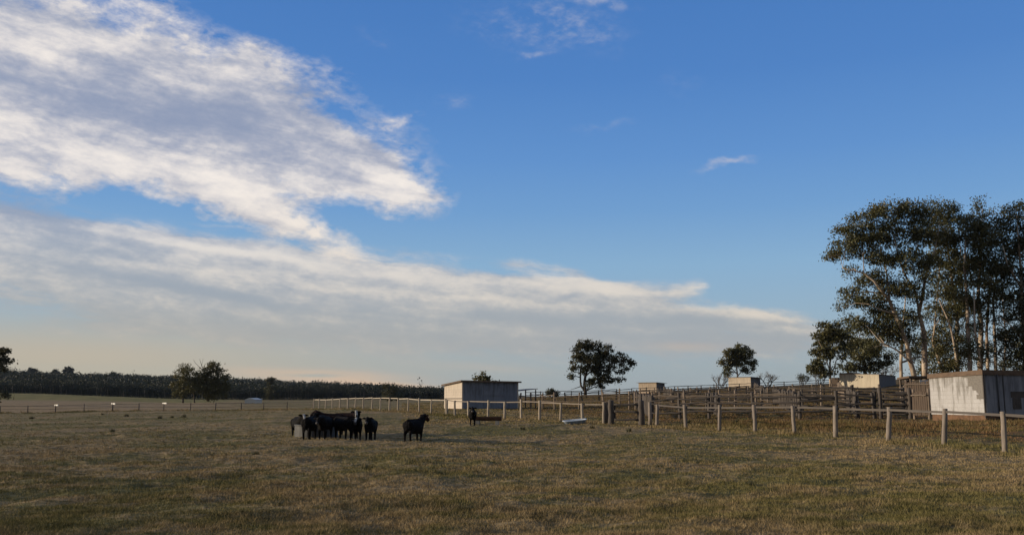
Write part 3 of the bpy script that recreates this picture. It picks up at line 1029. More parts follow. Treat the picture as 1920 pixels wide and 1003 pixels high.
# ------------------------------------------------------------------ sheds
def shed(name, label, corner, lpx, rpx, ang, h, mats, roof_over=.25, cat='shed', slope=(0, 0), extra=None, base=.18, sink=.5, fascia=.22, roof_mat=None):
    """corner = (px, d); the lit wall runs back to column lpx along direction ang (degrees from +X), the other wall at a right angle to column rpx"""
    C = G(*corner)
    dl = Vector((math.cos(R(ang)), math.sin(R(ang)), 0))
    dr = Vector((dl.y, -dl.x, 0))

    def reach(u, px):
        k = (px - W0 / 2) / F / 1.0
        k *= math.cos(PITCH)
        return (k * C.y - C.x) / (u.x - k * u.y)
    L1, L2 = reach(dl, lpx), reach(dr, rpx)
    rz = math.atan2(dr.y, dr.x)
    root = thing(name, label, cat, C, rz)
    # local: +x along the shaded wall, +y along the lit wall
    th = .14
    zt = lambda x, y: h + slope[0] * x / L2 + slope[1] * y / L1

    def wall(nm, x0, y0, x1, y1, mat):
        b_ = MB()
        lo = base
        vs = [(x0, y0, lo), (x1, y0, lo), (x1, y1, lo), (x0, y1, lo), (x0, y0, zt(x0, y0)), (x1, y0, zt(x1, y0)), (x1, y1, zt(x1, y1)), (x0, y1, zt(x0, y1))]
        b_.add(vs, [(3, 2, 1, 0), (4, 5, 6, 7), (0, 1, 5, 4), (1, 2, 6, 5), (2, 3, 7, 6), (3, 0, 4, 7)])
        return b_.build(nm, mat, root)
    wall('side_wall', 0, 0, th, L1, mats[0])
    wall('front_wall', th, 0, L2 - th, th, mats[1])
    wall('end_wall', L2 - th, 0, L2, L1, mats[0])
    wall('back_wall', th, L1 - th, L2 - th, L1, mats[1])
    b_ = MB()
    b_.box((L2 / 2, L1 / 2, (base - sink) / 2 - .002), (L2 - .06, L1 - .06, base + sink))
    b_.build('footing', M['dirt'], root)
    ro = roof_over
    b_ = MB()
    e = [(-ro, -ro), (L2 + ro, -ro), (L2 + ro, L1 + ro), (-ro, L1 + ro)]
    vs = [(x, y, zt(x, y) + .012) for x, y in e] + [(x, y, zt(x, y) + .07) for x, y in e]
    b_.add(vs, [(3, 2, 1, 0), (4, 5, 6, 7), (0, 1, 5, 4), (1, 2, 6, 5), (2, 3, 7, 6), (3, 0, 4, 7)])
    rf = b_.build('roof', roof_mat or M['tin'], root)
    if fascia:
        for (x0, y0, x1, y1) in ((-ro - .03, -ro - .03, -ro, L1 + ro), (-ro, -ro - .03, L2 + ro, -ro)):
            b_ = MB()
            vs = [(x, y, zt(x, y) + .09 - fascia) for x, y in ((x0, y0), (x1, y0), (x1, y1), (x0, y1))] + [(x, y, zt(x, y) + .09) for x, y in ((x0, y0), (x1, y0), (x1, y1), (x0, y1))]
            b_.add(vs, [(3, 2, 1, 0), (4, 5, 6, 7), (0, 1, 5, 4), (1, 2, 6, 5), (2, 3, 7, 6), (3, 0, 4, 7)])
            b_.build('fascia', M['fascia'], rf)
    if extra:
        extra(root, L1, L2)
    return root, L1, L2


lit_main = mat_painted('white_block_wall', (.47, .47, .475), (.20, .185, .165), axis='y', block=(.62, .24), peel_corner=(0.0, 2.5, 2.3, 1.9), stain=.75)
shade_main = mat_painted('shaded_sheet_wall', (.28, .30, .34), (.085, .085, .09), board=-.62, axis='x', stain=.65, grime=(.075, .08, .095))  # blue-grey shade of the unlit face put into paint and grime colours
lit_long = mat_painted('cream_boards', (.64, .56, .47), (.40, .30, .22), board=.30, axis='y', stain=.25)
shade_long = mat_painted('shaded_iron_wall', (.22, .25, .31), (.13, .14, .16), board=-.32, axis='x', stain=.8, grime=(.095, .105, .125))  # the wall's bluish shade is painted into its base and grime tones
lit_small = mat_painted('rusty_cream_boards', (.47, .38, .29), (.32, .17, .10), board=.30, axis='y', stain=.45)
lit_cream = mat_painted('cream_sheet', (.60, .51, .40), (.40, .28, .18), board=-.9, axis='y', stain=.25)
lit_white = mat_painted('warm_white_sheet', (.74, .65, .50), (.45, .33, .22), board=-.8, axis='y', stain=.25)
shade_small = mat_painted('shaded_slat_wall', (.15, .155, .175), (.08, .08, .085), board=.35, axis='x', stain=.5)  # darker copy for the sides away from the sun, shade in the colour


def main_extra(root, L1, L2):
    # window opening, batten, drain pipe on the shaded wall, corner trim
    for (x, z, wx, wz) in ((2.25, 1.45, 1.1, .34), (2.05, .95, .55, .62), (3.2, .85, .9, .4)):
        m = MB()
        m.box((x, -.012, z), (wx, .024, wz))
        m.build('missing_sheet', M['post_dark'], root)
    m = MB()
    m.tube([(.85, -.06, .1), (.85, -.06, 2.6)], [.04, .04], 8)
    m.build('drain_pipe', M['galv'], root, True)
    m = MB()
    m.box((-.012, -.012, 1.4), (.07, .07, 2.5))
    m.build('corner_trim', M['post_dark'], root)
    for x in (1.25, 2.9, 4.2):
        m = MB()
        m.box((x, -.015, 1.4), (.06, .03, 2.35))
        m.build('batten', M['galv'], root)


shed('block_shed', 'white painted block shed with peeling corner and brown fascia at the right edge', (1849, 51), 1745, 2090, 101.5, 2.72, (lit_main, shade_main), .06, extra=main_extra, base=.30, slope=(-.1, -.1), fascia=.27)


def long_extra(root, L1, L2):
    m = MB()
    m.box((L2 * .55, -.04, 2.0), (L2 * .42, .05, 1.1))
    m.build('hung_sheet', shade_long, root)
    m = MB()
    m.box((-.02, L1 * .5, 1.12), (.03, L1 * .98, .09))
    m.build('wall_batten', M['post_dark'], root)
    # open lean-to at the far end
    m = MB()
    m.box((L2 + 1.3, 1.2, 2.1), (2.4, 2.6, .06), rot=(0, -.10, 0))
    lt = m.build('lean_to_roof', M['tin'], root)
    for y in (.1, 2.3):
        m = MB()
        m.box((L2 + 2.3, y, 1.0), (.1, .1, 2.24))
        m.build('lean_to_post', M['post_dark'], lt)


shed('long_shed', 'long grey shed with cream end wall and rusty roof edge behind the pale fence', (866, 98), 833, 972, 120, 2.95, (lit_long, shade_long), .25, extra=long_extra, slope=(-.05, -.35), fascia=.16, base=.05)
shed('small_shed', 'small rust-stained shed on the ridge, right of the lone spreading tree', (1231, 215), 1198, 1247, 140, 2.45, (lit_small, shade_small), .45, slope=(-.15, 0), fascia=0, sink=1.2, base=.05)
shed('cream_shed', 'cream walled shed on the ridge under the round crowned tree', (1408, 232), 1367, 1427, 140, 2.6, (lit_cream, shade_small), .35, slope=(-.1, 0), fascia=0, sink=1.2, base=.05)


def white_extra(root, L1, L2):
    m = MB()
    m.box((1.2, L1 * .78, 2.62 + .20), (2.4, L1 * .42, .22))
    m.build('raised_roof', M['tin'], root)
    m = MB()
    m.box((.9, L1 + .8, 1.0), (1.8, 1.5, 2.1))
    m.build('annexe', M['plank_brown'], root)


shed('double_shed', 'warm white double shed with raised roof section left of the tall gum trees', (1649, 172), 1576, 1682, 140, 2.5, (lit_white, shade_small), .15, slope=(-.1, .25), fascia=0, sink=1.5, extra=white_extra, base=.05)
# open shelter with a white panel between the stockade and the block shed
a, b = Vector(XY(1708, 76)), Vector(XY(1752, 75))
p = Vector((*a, gz(*a)))
root = thing('open_shelter', 'open brown roofed shelter with a white panel behind the block shed corner', 'shelter', p)
L_ = (b - a).length
m = MB()
m.box((L_ / 2, .8, 2.72), (L_ + .3, 2.4, .16), rot=(-.04, 0, 0))
m.build('roof', M['fascia'], root)
for x in (.05, L_ * .45, L_ - .05):
    for y in (-.2, 1.8):
        m = MB()
        m.box((x, y, 1.2), (.12, .12, 2.84))
        m.build('post', M['post_brown'], root)
m = MB()
m.box((L_ * .62, -.28, 2.33), (.72, .03, .36))
m.build('white_panel', M['white'], root)
m = MB()
m.box((L_ * .12, .9, 2.2), (.5, .03, .6))
m.build('board', M['plank_brown'], root)
# far white low shed in the left field
m = MB()
p = G(475, 300)
root = thing('field_shelter', 'low white roofed shelter far out in the left field', 'shelter', p + Vector((0, 0, .35)), R(-38))
prof = [(-3.0, .50), (-3.1, .62), (-.4, 1.30), (.3, 1.28), (3.1, .70), (3.0, .56)]
m.loft([[(x, y, z) for x, z in prof] for y in (-1.5, 1.5)])
m.build('roof', M['white'], root)
m = MB()
m.box((0, 0, .05), (5.6, 2.6, 1.1))
m.build('wall', M['white'], root)


# ------------------------------------------------------------------ trees
def leaf_quads(c, L, Wd, droop=.5):
    n = len(c)
    a = RNG.normal(0, 1, (n, 3))
    a[:, 2] -= droop
    a /= np.linalg.norm(a, axis=1)[:, None]
    b = np.cross(a, RNG.normal(0, 1, (n, 3)))
    b /= np.linalg.norm(b, axis=1)[:, None] + 1e-9
    a, b = a * (L / 2)[:, None], b * (Wd / 2)[:, None]
    v = np.stack([c - a, c + b + a * .1, c + a, c - b + a * .1], 1).reshape(-1, 3)
    return v, np.arange(len(v)).reshape(-1, 4)


def crown_points(blobs3, clump_r, leaves, dens):
    """leaf centres for a list of (centre, rx, ry, rz, weight)"""
    out, clumps = [], []
    for (C, rx, ry, rz, wgt) in blobs3:
        vol = rx * ry * rz
        nc = max(3, int(1.95 * dens * wgt * vol ** .80 / clump_r ** 1.6))
        u = RNG.normal(0, 1, (nc, 3))
        u /= np.linalg.norm(u, axis=1)[:, None]
        u *= (RNG.uniform(0, 1, nc) ** .40)[:, None]
        cc = np.array(C) + u * np.array([rx, ry, rz])
        cr = clump_r * RNG.uniform(.40, 1.15, nc)
        clumps.append(cc)
        nl = np.maximum(4, (leaves * 2.3 * (cr / clump_r) ** 1.5)).astype(int)
        idx = np.repeat(np.arange(nc), nl)
        g = RNG.normal(0, .66, (len(idx), 3)) * np.array([1, 1, .7])
        out.append(cc[idx] + g * cr[idx][:, None])
    return np.vstack(out), clumps


def tree(name, label, base, limbs, blobs_px, leaf='leaf_gum', bark='bark', clump=.9, leaves=46, dens=1.3, lsize=.32, group=None, twigs=3, cat='tree', depth=.8):
    """base=(px,d). limbs: lists of (px, py, depth offset, radius). blobs: (px, py, rx_px, ry_px[, depth offset, weight])"""
    d = base[1]
    B = G(*base)
    root = thing(name, label, cat, B, 0, group)
    m = MB()
    pts_all = []
    for lb in limbs:
        lb = [(a_, b_, c_, r_ * .74) for (a_, b_, c_, r_) in lb]
        pts = [raw_P(px, py, d + o) - B for (px, py, o, r) in lb]
        rad = [q[3] for q in lb]
        # finer, slightly crooked
        P2, R2 = [pts[0]], [rad[0]]
        for i in range(len(pts) - 1):
            for s in (.33, .67, 1.0):
                j = rad[i] * .35 if s < 1 else 0
                P2.append(pts[i].lerp(pts[i + 1], s) + Vector((random.uniform(-j, j), random.uniform(-j, j), 0)))
                R2.append(rad[i] + (rad[i + 1] - rad[i]) * s)
        m.tube(P2, R2, 7)
        pts_all += list(zip(P2, R2))
    b3 = []
    for q in blobs_px:
        px, py, rx, ry = q[:4]
        o = q[4] if len(q) > 4 and q[4] is not None else random.uniform(-.5, .5) * rx / F * d
        wgt = q[5] if len(q) > 5 else 1.0
        C = raw_P(px, py, d + o) - B
        b3.append((C, 1.08 * rx / F * d, 1.05 * rx / F * d * depth, 1.10 * ry / F * d, wgt))
    pos, clumps = crown_points(b3, clump, leaves, dens)
    for (C, rx, ry, rz, wgt), cc in zip(b3, clumps):
        # a branch from the nearest limb into the blob, twigs to some clumps
        cand = [q for q in pts_all if q[0].z < C.z + .3] or pts_all
        s, sr = min(cand, key=lambda q: (q[0] - C).length + max(0, .0))
        mid_ = s.lerp(C, .5) + Vector((0, 0, (C - s).length * .08))
        r0 = min(sr * .7, .12 + .01 * (C - s).length)
        m.tube([s, mid_, C], [r0, r0 * .7, r0 * .4], 5, cap=False)
        for k in RNG.choice(len(cc), min(twigs, len(cc)), replace=False):
            m.tube([C.lerp(s, .15), Vector(cc[k])], [r0 * .4, .02], 4, cap=False)
    m.build('trunk', M[bark], root, True)
    n = len(pos)
    v, f = leaf_quads(pos, lsize * RNG.uniform(.6, 1.4, n), lsize * .5 * RNG.uniform(.6, 1.4, n))
    o = link(bpy.data.objects.new('crown', np_mesh('crown', v, f, M[leaf])), root)
    return root


GR = 'tall gum trees behind the white block shed'
tree('gum_tree', 'big leaning gum tree with pale forked trunks, leftmost of the grove', (1716, 122),
     [[(1716, 712, 0, .50), (1701, 645, -1, .40), (1679, 590, -1, .34), (1668, 564, -1, .30), (1639, 527, -2, .2), (1620, 512, -2, .15), (1580, 503, -2, .06)],
      [(1668, 564, -1, .22), (1664, 520, 0, .15), (1650, 460, 1, .09), (1655, 420, 1, .04)],
      [(1679, 590, -1, .2), (1655, 582, -3, .12), (1628, 570, -4, .06)],
      [(1735, 712, 2, .55), (1733, 630, 2, .45), (1723, 586, 1, .33), (1733, 534, 1, .26), (1738, 509, 1, .2), (1753, 470, 1, .13), (1762, 420, 1, .06)],
      [(1723, 586, 1, .24), (1715, 545, 0, .2), (1701, 523, 0, .18), (1685, 486, -1, .14), (1675, 440, -1, .07)],
      [(1738, 509, 1, .14), (1722, 470, 3, .09), (1715, 430, 3, .05)],
      [(1708, 680, -1, .2), (1680, 655, -2, .16), (1650, 640, -3, .08)]],
     [(1572, 472, 26, 20), (1590, 450, 32, 24), (1612, 430, 34, 22), (1640, 408, 38, 20), (1676, 398, 40, 20), (1712, 402, 36, 22), (1640, 445, 40, 20), (1690, 440, 45, 25), (1730, 440, 30, 24),
      (1618, 470, 34, 18), (1655, 485, 36, 20), (1700, 490, 40, 24), (1735, 500, 30, 24), (1640, 525, 34, 20), (1680, 535, 36, 22), (1715, 545, 30, 22), (1596, 505, 14, 10), (1600, 550, 26, 14), (1583, 576, 14, 8),
      (1622, 560, 34, 16), (1655, 585, 40, 20), (1690, 600, 34, 22), (1605, 598, 26, 14), (1630, 615, 40, 18), (1665, 625, 36, 18), (1700, 640, 30, 20), (1640, 650, 30, 12)],
     clump=.85, dens=1.6, group=GR)
tree('gum_tree', 'tall gum tree with slim grey trunks and the highest rounded top of the grove', (1790, 128),
     [[(1775, 712, 0, .4), (1760, 675, 0, .3), (1749, 640, 0, .2), (1757, 560, 0, .12), (1765, 470, 0, .08)], [(1795, 712, 1, .42), (1795, 608, 1, .33), (1786, 530, 1, .24), (1775, 450, 1, .15), (1764, 395, 1, .06)],
      [(1797, 712, -1, .3), (1790, 650, -2, .22), (1778, 600, -3, .15), (1760, 560, -3, .08)], [(1795, 608, 1, .2), (1805, 540, 2, .14), (1800, 450, 2, .07)]],
     [(1762, 392, 28, 20), (1745, 410, 24, 18), (1782, 412, 34, 22), (1760, 440, 40, 26), (1795, 450, 40, 28), (1770, 485, 40, 26), (1800, 505, 40, 30), (1770, 535, 40, 28), (1800, 560, 40, 28), (1770, 590, 40, 26),
      (1760, 640, 36, 28), (1785, 650, 34, 32), (1770, 690, 40, 18)],
     clump=.9, dens=1.55, group=GR)
tree('gum_tree', 'tall gum tree with a cluster of straight trunks rising over the shed roof corner', (1838, 124),
     [[(1818, 712, 0, .42), (1816, 630, 0, .36), (1814, 579, 0, .3), (1808, 500, 0, .2), (1812, 430, 0, .08)], [(1838, 712, 1, .5), (1840, 608, 1, .42), (1834, 557, 1, .3), (1840, 470, 1, .18), (1842, 390, 1, .06)],
      [(1853, 712, 2, .32), (1850, 620, 2, .26), (1856, 540, 2, .18), (1868, 470, 2, .08)], [(1840, 690, -1, .25), (1828, 620, -2, .18), (1826, 540, -2, .1)],
      [(1869, 712, 3, .34), (1865, 630, 3, .28), (1862, 564, 3, .2), (1872, 500, 3, .1)]],
     [(1842, 388, 14, 12), (1838, 402, 12, 10), (1820, 425, 34, 22), (1852, 425, 36, 22), (1880, 445, 30, 24), (1835, 455, 40, 24), (1865, 475, 36, 26), (1830, 495, 38, 26), (1870, 515, 34, 26), (1840, 540, 40, 26), (1875, 560, 28, 24), (1815, 560, 30, 22), (1850, 580, 32, 16), (1825, 610, 24, 14, None, .6), (1822, 660, 26, 24), (1888, 425, 22, 18), (1890, 470, 22, 24), (1868, 408, 18, 12), (1885, 520, 20, 20)],
     clump=.9, dens=1.5, group=GR)
tree('gum_tree', 'gum tree with low dark foliage at the right edge of the grove', (1925, 122),
     [[(1925, 712, 0, .5), (1922, 630, 0, .4), (1915, 540, 0, .3), (1910, 450, 0, .15), (1905, 395, 0, .05)], [(1915, 540, 0, .2), (1890, 500, -1, .12), (1880, 460, -1, .06)], [(1922, 640, 0, .2), (1895, 610, -2, .1), (1870, 590, -2, .05)]],
     [(1905, 390, 26, 14), (1890, 405, 14, 10), (1930, 400, 30, 24), (1915, 430, 28, 16), (1925, 470, 36, 28), (1900, 500, 26, 22), (1930, 530, 40, 30), (1905, 560, 30, 22), (1900, 610, 34, 26), (1930, 600, 40, 36), (1895, 650, 34, 26), (1930, 660, 40, 36), (1900, 690, 36, 18), (1960, 450, 40, 40), (1960, 560, 40, 50), (1955, 660, 40, 40)],
     leaf='leaf_dark', clump=.9, dens=1.35, group=GR)
tree('gum_tree', 'shadowy gum tree filling the back of the grove between the trunks', (1810, 150),
     [[(1690, 712, 0, .4), (1690, 664, 0, .34), (1694, 600, 0, .2), (1700, 540, 0, .1)], [(1880, 712, 2, .3), (1886, 640, 2, .2), (1880, 560, 2, .1)]],
     [(1700, 660, 26, 20), (1730, 650, 28, 26), (1755, 670, 30, 22), (1800, 670, 30, 22), (1850, 660, 26, 24), (1885, 610, 26, 30), (1720, 600, 26, 20), (1820, 620, 26, 26), (1800, 590, 30, 24)],
     leaf='leaf_dark', clump=.95, dens=.85, group=GR)
tree('gum_tree', 'slender gum tree standing apart at the left of the grove', (1557, 176),
     [[(1557, 724, 0, .3), (1556, 680, 0, .24), (1562, 650, 0, .16), (1560, 620, 0, .06)], [(1556, 695, 0, .16), (1545, 660, -1, .1), (1535, 640, -1, .05)], [(1560, 700, 0, .14), (1572, 665, 1, .1), (1580, 640, 1, .05)]],
     [(1555, 616, 22, 12), (1540, 635, 18, 14), (1565, 635, 22, 16), (1582, 625, 14, 12), (1535, 662, 18, 14), (1572, 660, 18, 14), (1552, 660, 16, 12, None, .7), (1532, 690, 16, 12), (1525, 684, 8, 6), (1548, 700, 14, 9), (1585, 650, 12, 14)],
     clump=.8, dens=1.3, lsize=.48)
tree('gum_tree', 'reddish trunked tree behind the white double shed', (1622, 190),
     [[(1622, 722, 0, .4), (1621, 680, 0, .34), (1618, 650, 0, .22), (1610, 625, 0, .08)], [(1621, 690, 0, .14), (1640, 670, 0, .09), (1660, 680, 0, .04)]],
     [(1600, 640, 26, 14), (1622, 648, 22, 14), (1605, 664, 28, 12), (1635, 664, 22, 12), (1592, 688, 20, 8), (1618, 686, 22, 10), (1640, 690, 14, 8), (1658, 680, 18, 7), (1670, 672, 14, 7)],
     bark='bark_red', clump=.85, dens=1.2, lsize=.48)
tree('spreading_tree', 'lone wide crowned tree on the skyline right of the long shed', (1097, 205),
     [[(1097, 742, 0, .55), (1096, 715, 0, .42), (1102, 690, 0, .32), (1100, 660, 0, .15)], [(1095, 733, 0, .36), (1089, 722, 0, .3), (1088, 700, 0, .24), (1090, 670, 0, .1)], [(1089, 724, 0, .14), (1078, 728, 0, .08), (1070, 730, 0, .04)], [(1098, 705, 0, .22), (1120, 685, 0, .15), (1150, 675, 0, .08)], [(1102, 690, 0, .2), (1125, 660, 0, .1)]],
     [(1095, 648, 18, 8), (1082, 660, 12, 12), (1110, 650, 20, 10), (1078, 678, 9, 12), (1092, 672, 16, 12), (1112, 672, 18, 12), (1075, 697, 6, 8), (1074, 706, 4, 4), (1128, 662, 16, 9), (1145, 652, 8, 6), (1140, 672, 16, 9), (1165, 662, 9, 6), (1158, 678, 15, 9), (1175, 678, 10, 7), (1186, 680, 6, 6), (1105, 692, 16, 12), (1125, 692, 17, 12), (1145, 695, 10, 9), (1120, 710, 16, 10), (1137, 712, 12, 8), (1108, 722, 8, 5), (1162, 697, 10, 5), (1165, 712, 7, 4), (1128, 724, 9, 4), (1175, 692, 4, 3), (1150, 715, 5, 4)],
     bark='bark_dark', leaf='leaf_dark', clump=.75, leaves=40, dens=1.4, lsize=.46, twigs=2)
tree('round_tree', 'round crowned tree on the skyline above the cream shed', (1383, 238),
     [[(1382, 728, 0, .4), (1383, 705, 0, .3), (1380, 685, 0, .2), (1383, 665, 0, .1)], [(1383, 705, 0, .2), (1395, 690, 0, .14), (1402, 680, 0, .07)], [(1383, 702, 0, .18), (1370, 688, 0, .1), (1360, 680, 0, .05)]],
     [(1384, 655, 18, 7), (1370, 664, 14, 9), (1398, 664, 14, 9), (1384, 668, 16, 9), (1360, 678, 9, 9), (1376, 680, 12, 8), (1395, 680, 13, 8), (1410, 678, 7, 9), (1366, 692, 9, 6), (1400, 692, 10, 6), (1362, 700, 5, 4), (1412, 690, 5, 4)],
     clump=.75, leaves=36, dens=1.7, lsize=.5, twigs=2, leaf='leaf_gum')
tree('bushy_tree', 'small bushy tree showing over the roof of the long shed', (905, 150),
     [[(905, 752, 0, .25), (905, 725, 0, .18), (903, 708, 0, .08)]], [(903, 706, 12, 6), (892, 710, 9, 6), (916, 711, 10, 6), (905, 718, 16, 7), (922, 716, 7, 4), (928, 718, 4, 3)], bark='bark_dark', clump=.6, leaves=30, dens=1.4, lsize=.4, twigs=2)
LG = 'trees far out in the left field'
tree('field_tree', 'broad dark tree with dead top twigs in the left field, taller of the joined pair', (392, 300),
     [[(390, 752, 0, .5), (390, 730, 0, .4), (386, 700, 0, .2), (378, 685, 0, .12), (374, 672, 0, .04)], [(386, 700, 0, .12), (366, 680, 0, .07), (362, 673, 0, .03)], [(378, 686, 0, .08), (381, 672, 0, .03)], [(390, 725, 0, .25), (410, 705, 0, .15)]],
     [(395, 688, 18, 8), (410, 692, 14, 9), (385, 698, 14, 9), (400, 706, 20, 10), (420, 708, 12, 10), (385, 716, 16, 10), (408, 724, 20, 10), (428, 720, 6, 6), (392, 732, 18, 9), (415, 738, 14, 9), (378, 730, 14, 9), (372, 705, 9, 9), (370, 718, 10, 10), (398, 740, 16, 8), (425, 732, 8, 9)],
     bark='bark_dark', leaf='leaf_gum', clump=1.1, leaves=36, dens=1.05, lsize=.55, twigs=2, group=LG)
tree('field_tree', 'lower dark tree in the left field, left of the joined pair', (345, 298),
     [[(343, 755, 0, .45), (343, 735, 0, .35), (345, 705, 0, .15)], [(365, 755, 2, .3), (362, 730, 2, .2)]],
     [(345, 692, 14, 8), (334, 700, 9, 8), (356, 698, 12, 8), (345, 710, 16, 9), (362, 712, 10, 9), (335, 722, 12, 10), (352, 726, 16, 9), (368, 730, 10, 9), (340, 738, 14, 8)],
     bark='bark_dark', leaf='leaf_gum', clump=1.1, leaves=36, dens=1.05, lsize=.55, twigs=2, group=LG)
tree('field_tree', 'ragged dark tree cut by the left edge of the picture', (-22, 190),
     [[(-22, 760, 0, .5), (-20, 715, 0, .4), (-10, 680, 0, .2), (0, 660, 0, .08)], [(-15, 720, 0, .12), (5, 735, 0, .08), (20, 742, 0, .04)]],
     [(-14, 668, 22, 12), (4, 656, 9, 6), (12, 660, 5, 3), (4, 674, 10, 6), (16, 676, 7, 4), (-4, 688, 12, 8), (10, 694, 6, 4), (-28, 700, 20, 16), (-34, 730, 20, 12), (10, 742, 7, 2)],
     bark='bark_dark', leaf='leaf_dark', clump=.8, leaves=40, dens=1.5, lsize=.5, twigs=2, group=LG)
tree('field_tree', 'sparse tree rising above the distant wood, right of the low white shelter', (507, 640),
     [[(507, 752, 0, .4), (507, 725, 0, .25), (506, 712, 0, .1)]], [(502, 711, 5, 3.5), (511, 710, 5, 3.5), (507, 716, 7, 4), (508, 735, 14, 12)], bark='bark_dark', leaf='leaf_dark', clump=1.4, leaves=30, dens=1.1, lsize=1.0, twigs=2, group=LG)
tree('field_tree', 'pair-topped tree rising above the distant wood left of the long shed', (732, 500),
     [[(732, 755, 0, .4), (731, 735, 0, .25), (727, 725, 0, .1)], [(732, 740, 0, .2), (739, 730, 0, .1)]], [(727, 724, 6, 4), (739, 728, 5, 3.5), (733, 733, 10, 5), (735, 742, 18, 8)], bark='bark_dark', leaf='leaf_dark', clump=1.2, leaves=30, dens=1.2, lsize=.9, twigs=2, group=LG)


for (px, py, lab) in ((58, 691, 'clustered tree crowns standing above the far ridge near the left edge'), (104, 694, 'small round crown poking above the far ridge at left'), (128, 689, 'thin double crowned tree standing above the far ridge'), (212, 699, 'low crown standing above the far ridge left of the joined pair of trees')):
    dd = 1500
    tree('ridge_tree', lab, (px, dd), [[(px, py + 22, 0, .8), (px, py + 10, 0, .5), (px, py + 4, 0, .3)]],
         [(px, py + 2, 5, 4), (px - 5, py + 6, 5, 4), (px + 5, py + 5, 5, 4), (px, py + 12, 9, 6)], bark='bark_dark', leaf='leaf_forest', clump=2.2, leaves=26, dens=1.2, lsize=1.7, twigs=1, group='trees above the far ridge')


def bare_tree(label, base, top_py, w_px, stems, leafy=0):
    d = base[1]
    B = G(*base)
    root = thing('bare_tree', label, 'tree', B)
    H = (raw_P(base[0], top_py, d).z - B.z)
    W = w_px / F * d
    m = MB()
    tips = []

    def grow(p, dirv, L, r, lev):
        pts, rad = [p], [r]
        q, dv = p.copy(), dirv.copy()
        for i in range(3):
            dv = (dv + Vector((random.gauss(0, .16), random.gauss(0, .16), random.gauss(.04, .08)))).normalized()
            q = q + dv * (L / 3)
            pts.append(q.copy())
            rad.append(r * (1 - .2 * (i + 1)))
        m.tube(pts, rad, 4 if lev else 6, cap=False)
        if lev >= 4:
            tips.append(q)
            return
        for _ in range(random.choice((2, 3, 3))):
            nd = (dv + Vector((random.gauss(0, .5), random.gauss(0, .5), random.gauss(.1, .25)))).normalized()
            grow(pts[random.choice((2, 3))], nd, L * random.uniform(.6, .82), r * .58, lev + 1)
    for s in range(stems):
        a = (s + .5) / stems * 2 - 1
        grow(Vector((a * W * .08, 0, -.2)), Vector((a * .45, random.uniform(-.3, .3), 1)).normalized(), H * .36, H * .036, 0)
    m.build('branches', M['twig'], root)
    if leafy:
        c_ = np.repeat(np.array([tuple(t_) for t_ in tips]), leafy, 0) + RNG.normal(0, .3, (len(tips) * leafy, 3))
        v, f = leaf_quads(c_, np.full(len(c_), .35), np.full(len(c_), .16))
        link(bpy.data.objects.new('crown', np_mesh('crown', v, f, M['leaf_dark'])), root)
    return root


bare_tree('leafless grey shrubby tree left of the cream shed', (1351, 225), 696, 32, 5)
bare_tree('thin leafless tree right of the cream shed', (1440, 235), 690, 34, 4)
bare_tree('small leafless bush on the skyline left of the slender gum', (1506, 230), 699, 28, 5, 2)
bare_tree('leafless tree between the white double shed and the grove', (1662, 200), 672, 40, 3)
bare_tree('dark twiggy bush behind the yards right of the long shed', (1034, 190), 730, 22, 4, 6)
bare_tree('low twiggy bush at the foot of the slender gum', (1538, 215), 690, 30, 5, 3)


# ------------------------------------------------------------------ the distant wood (one mass)
def make_wood():
    C, L = [], []
    tr = MB()
    # front wall of trunks and crowns
    for px in np.arange(-170, 845, 3.4):
        for rank in range(3):
            d = 652 + rank * 28 + random.uniform(-9, 9)
            q = px + random.uniform(-3, 3)
            b = G(q, d)
            Ht = (9.3 + 7.0 * float(vnoise(np.array([q / 23.0]), np.array([rank * 3.3]), 31)[0]) + random.uniform(-1.6, 1.6)) * (1.0 if q < 420 else .93 if q < 640 else .80) + rank * 1.0
            n = int(190 * random.uniform(.7, 1.2))
            r = random.uniform(2.0, 3.4)
            u = RNG.normal(0, .5, (n, 3)) * np.array([r, r, Ht * .30]) + np.array([b.x, b.y, b.z + Ht * .62])
            C.append(u)
            L.append(RNG.uniform(.35, .85, n))
            n2 = 70
            u = RNG.normal(0, .5, (n2, 3)) * np.array([r * 1.3, r, Ht * .22]) + np.array([b.x, b.y, b.z + Ht * .25])
            C.append(u)
            L.append(RNG.uniform(.4, .95, n2))
            if random.random() < .55:
                tr.tube([(b.x, b.y - 1.5, b.z - .5), (b.x + random.uniform(-.4, .4), b.y - 1.5, b.z + Ht * .6)], [.22, .12], 4)
    # wooded rise behind
    n = 5200
    px = RNG.uniform(-260, 900, n)
    d = RNG.uniform(900, 2100, n)
    for q, dd in zip(px, d):
        pass
    X = (px - 960) / F * d
    Z = height(X, d)
    for x, y, z in zip(X, d, Z):
        k = 24
        Ht = max(5, 10 + 9 * float(vnoise(np.array([x / 55.0]), np.array([y / 200.0]), 41)[0]) + random.uniform(-3, 3)) if random.random() > .0015 else random.uniform(18, 23)
        u = RNG.normal(0, .5, (k, 3))
        u = u / (1 + .5 * np.linalg.norm(u, axis=1))[:, None] * np.array([6.0, 6.0, Ht * .55]) + np.array([x, y, z + Ht * .55])
        C.append(u)
        L.append(RNG.uniform(1.2, 2.6, k))
    C, L = np.vstack(C), np.concatenate(L)
    v, f = leaf_quads(C, L, L * .8, 0)
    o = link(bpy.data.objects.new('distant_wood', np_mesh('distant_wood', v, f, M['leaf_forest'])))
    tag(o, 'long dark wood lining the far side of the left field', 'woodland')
    o['kind'] = 'stuff'
    t_ = tr.build('trunks', M['twig'], o)
    t_['kind'] = 'stuff'


make_wood()


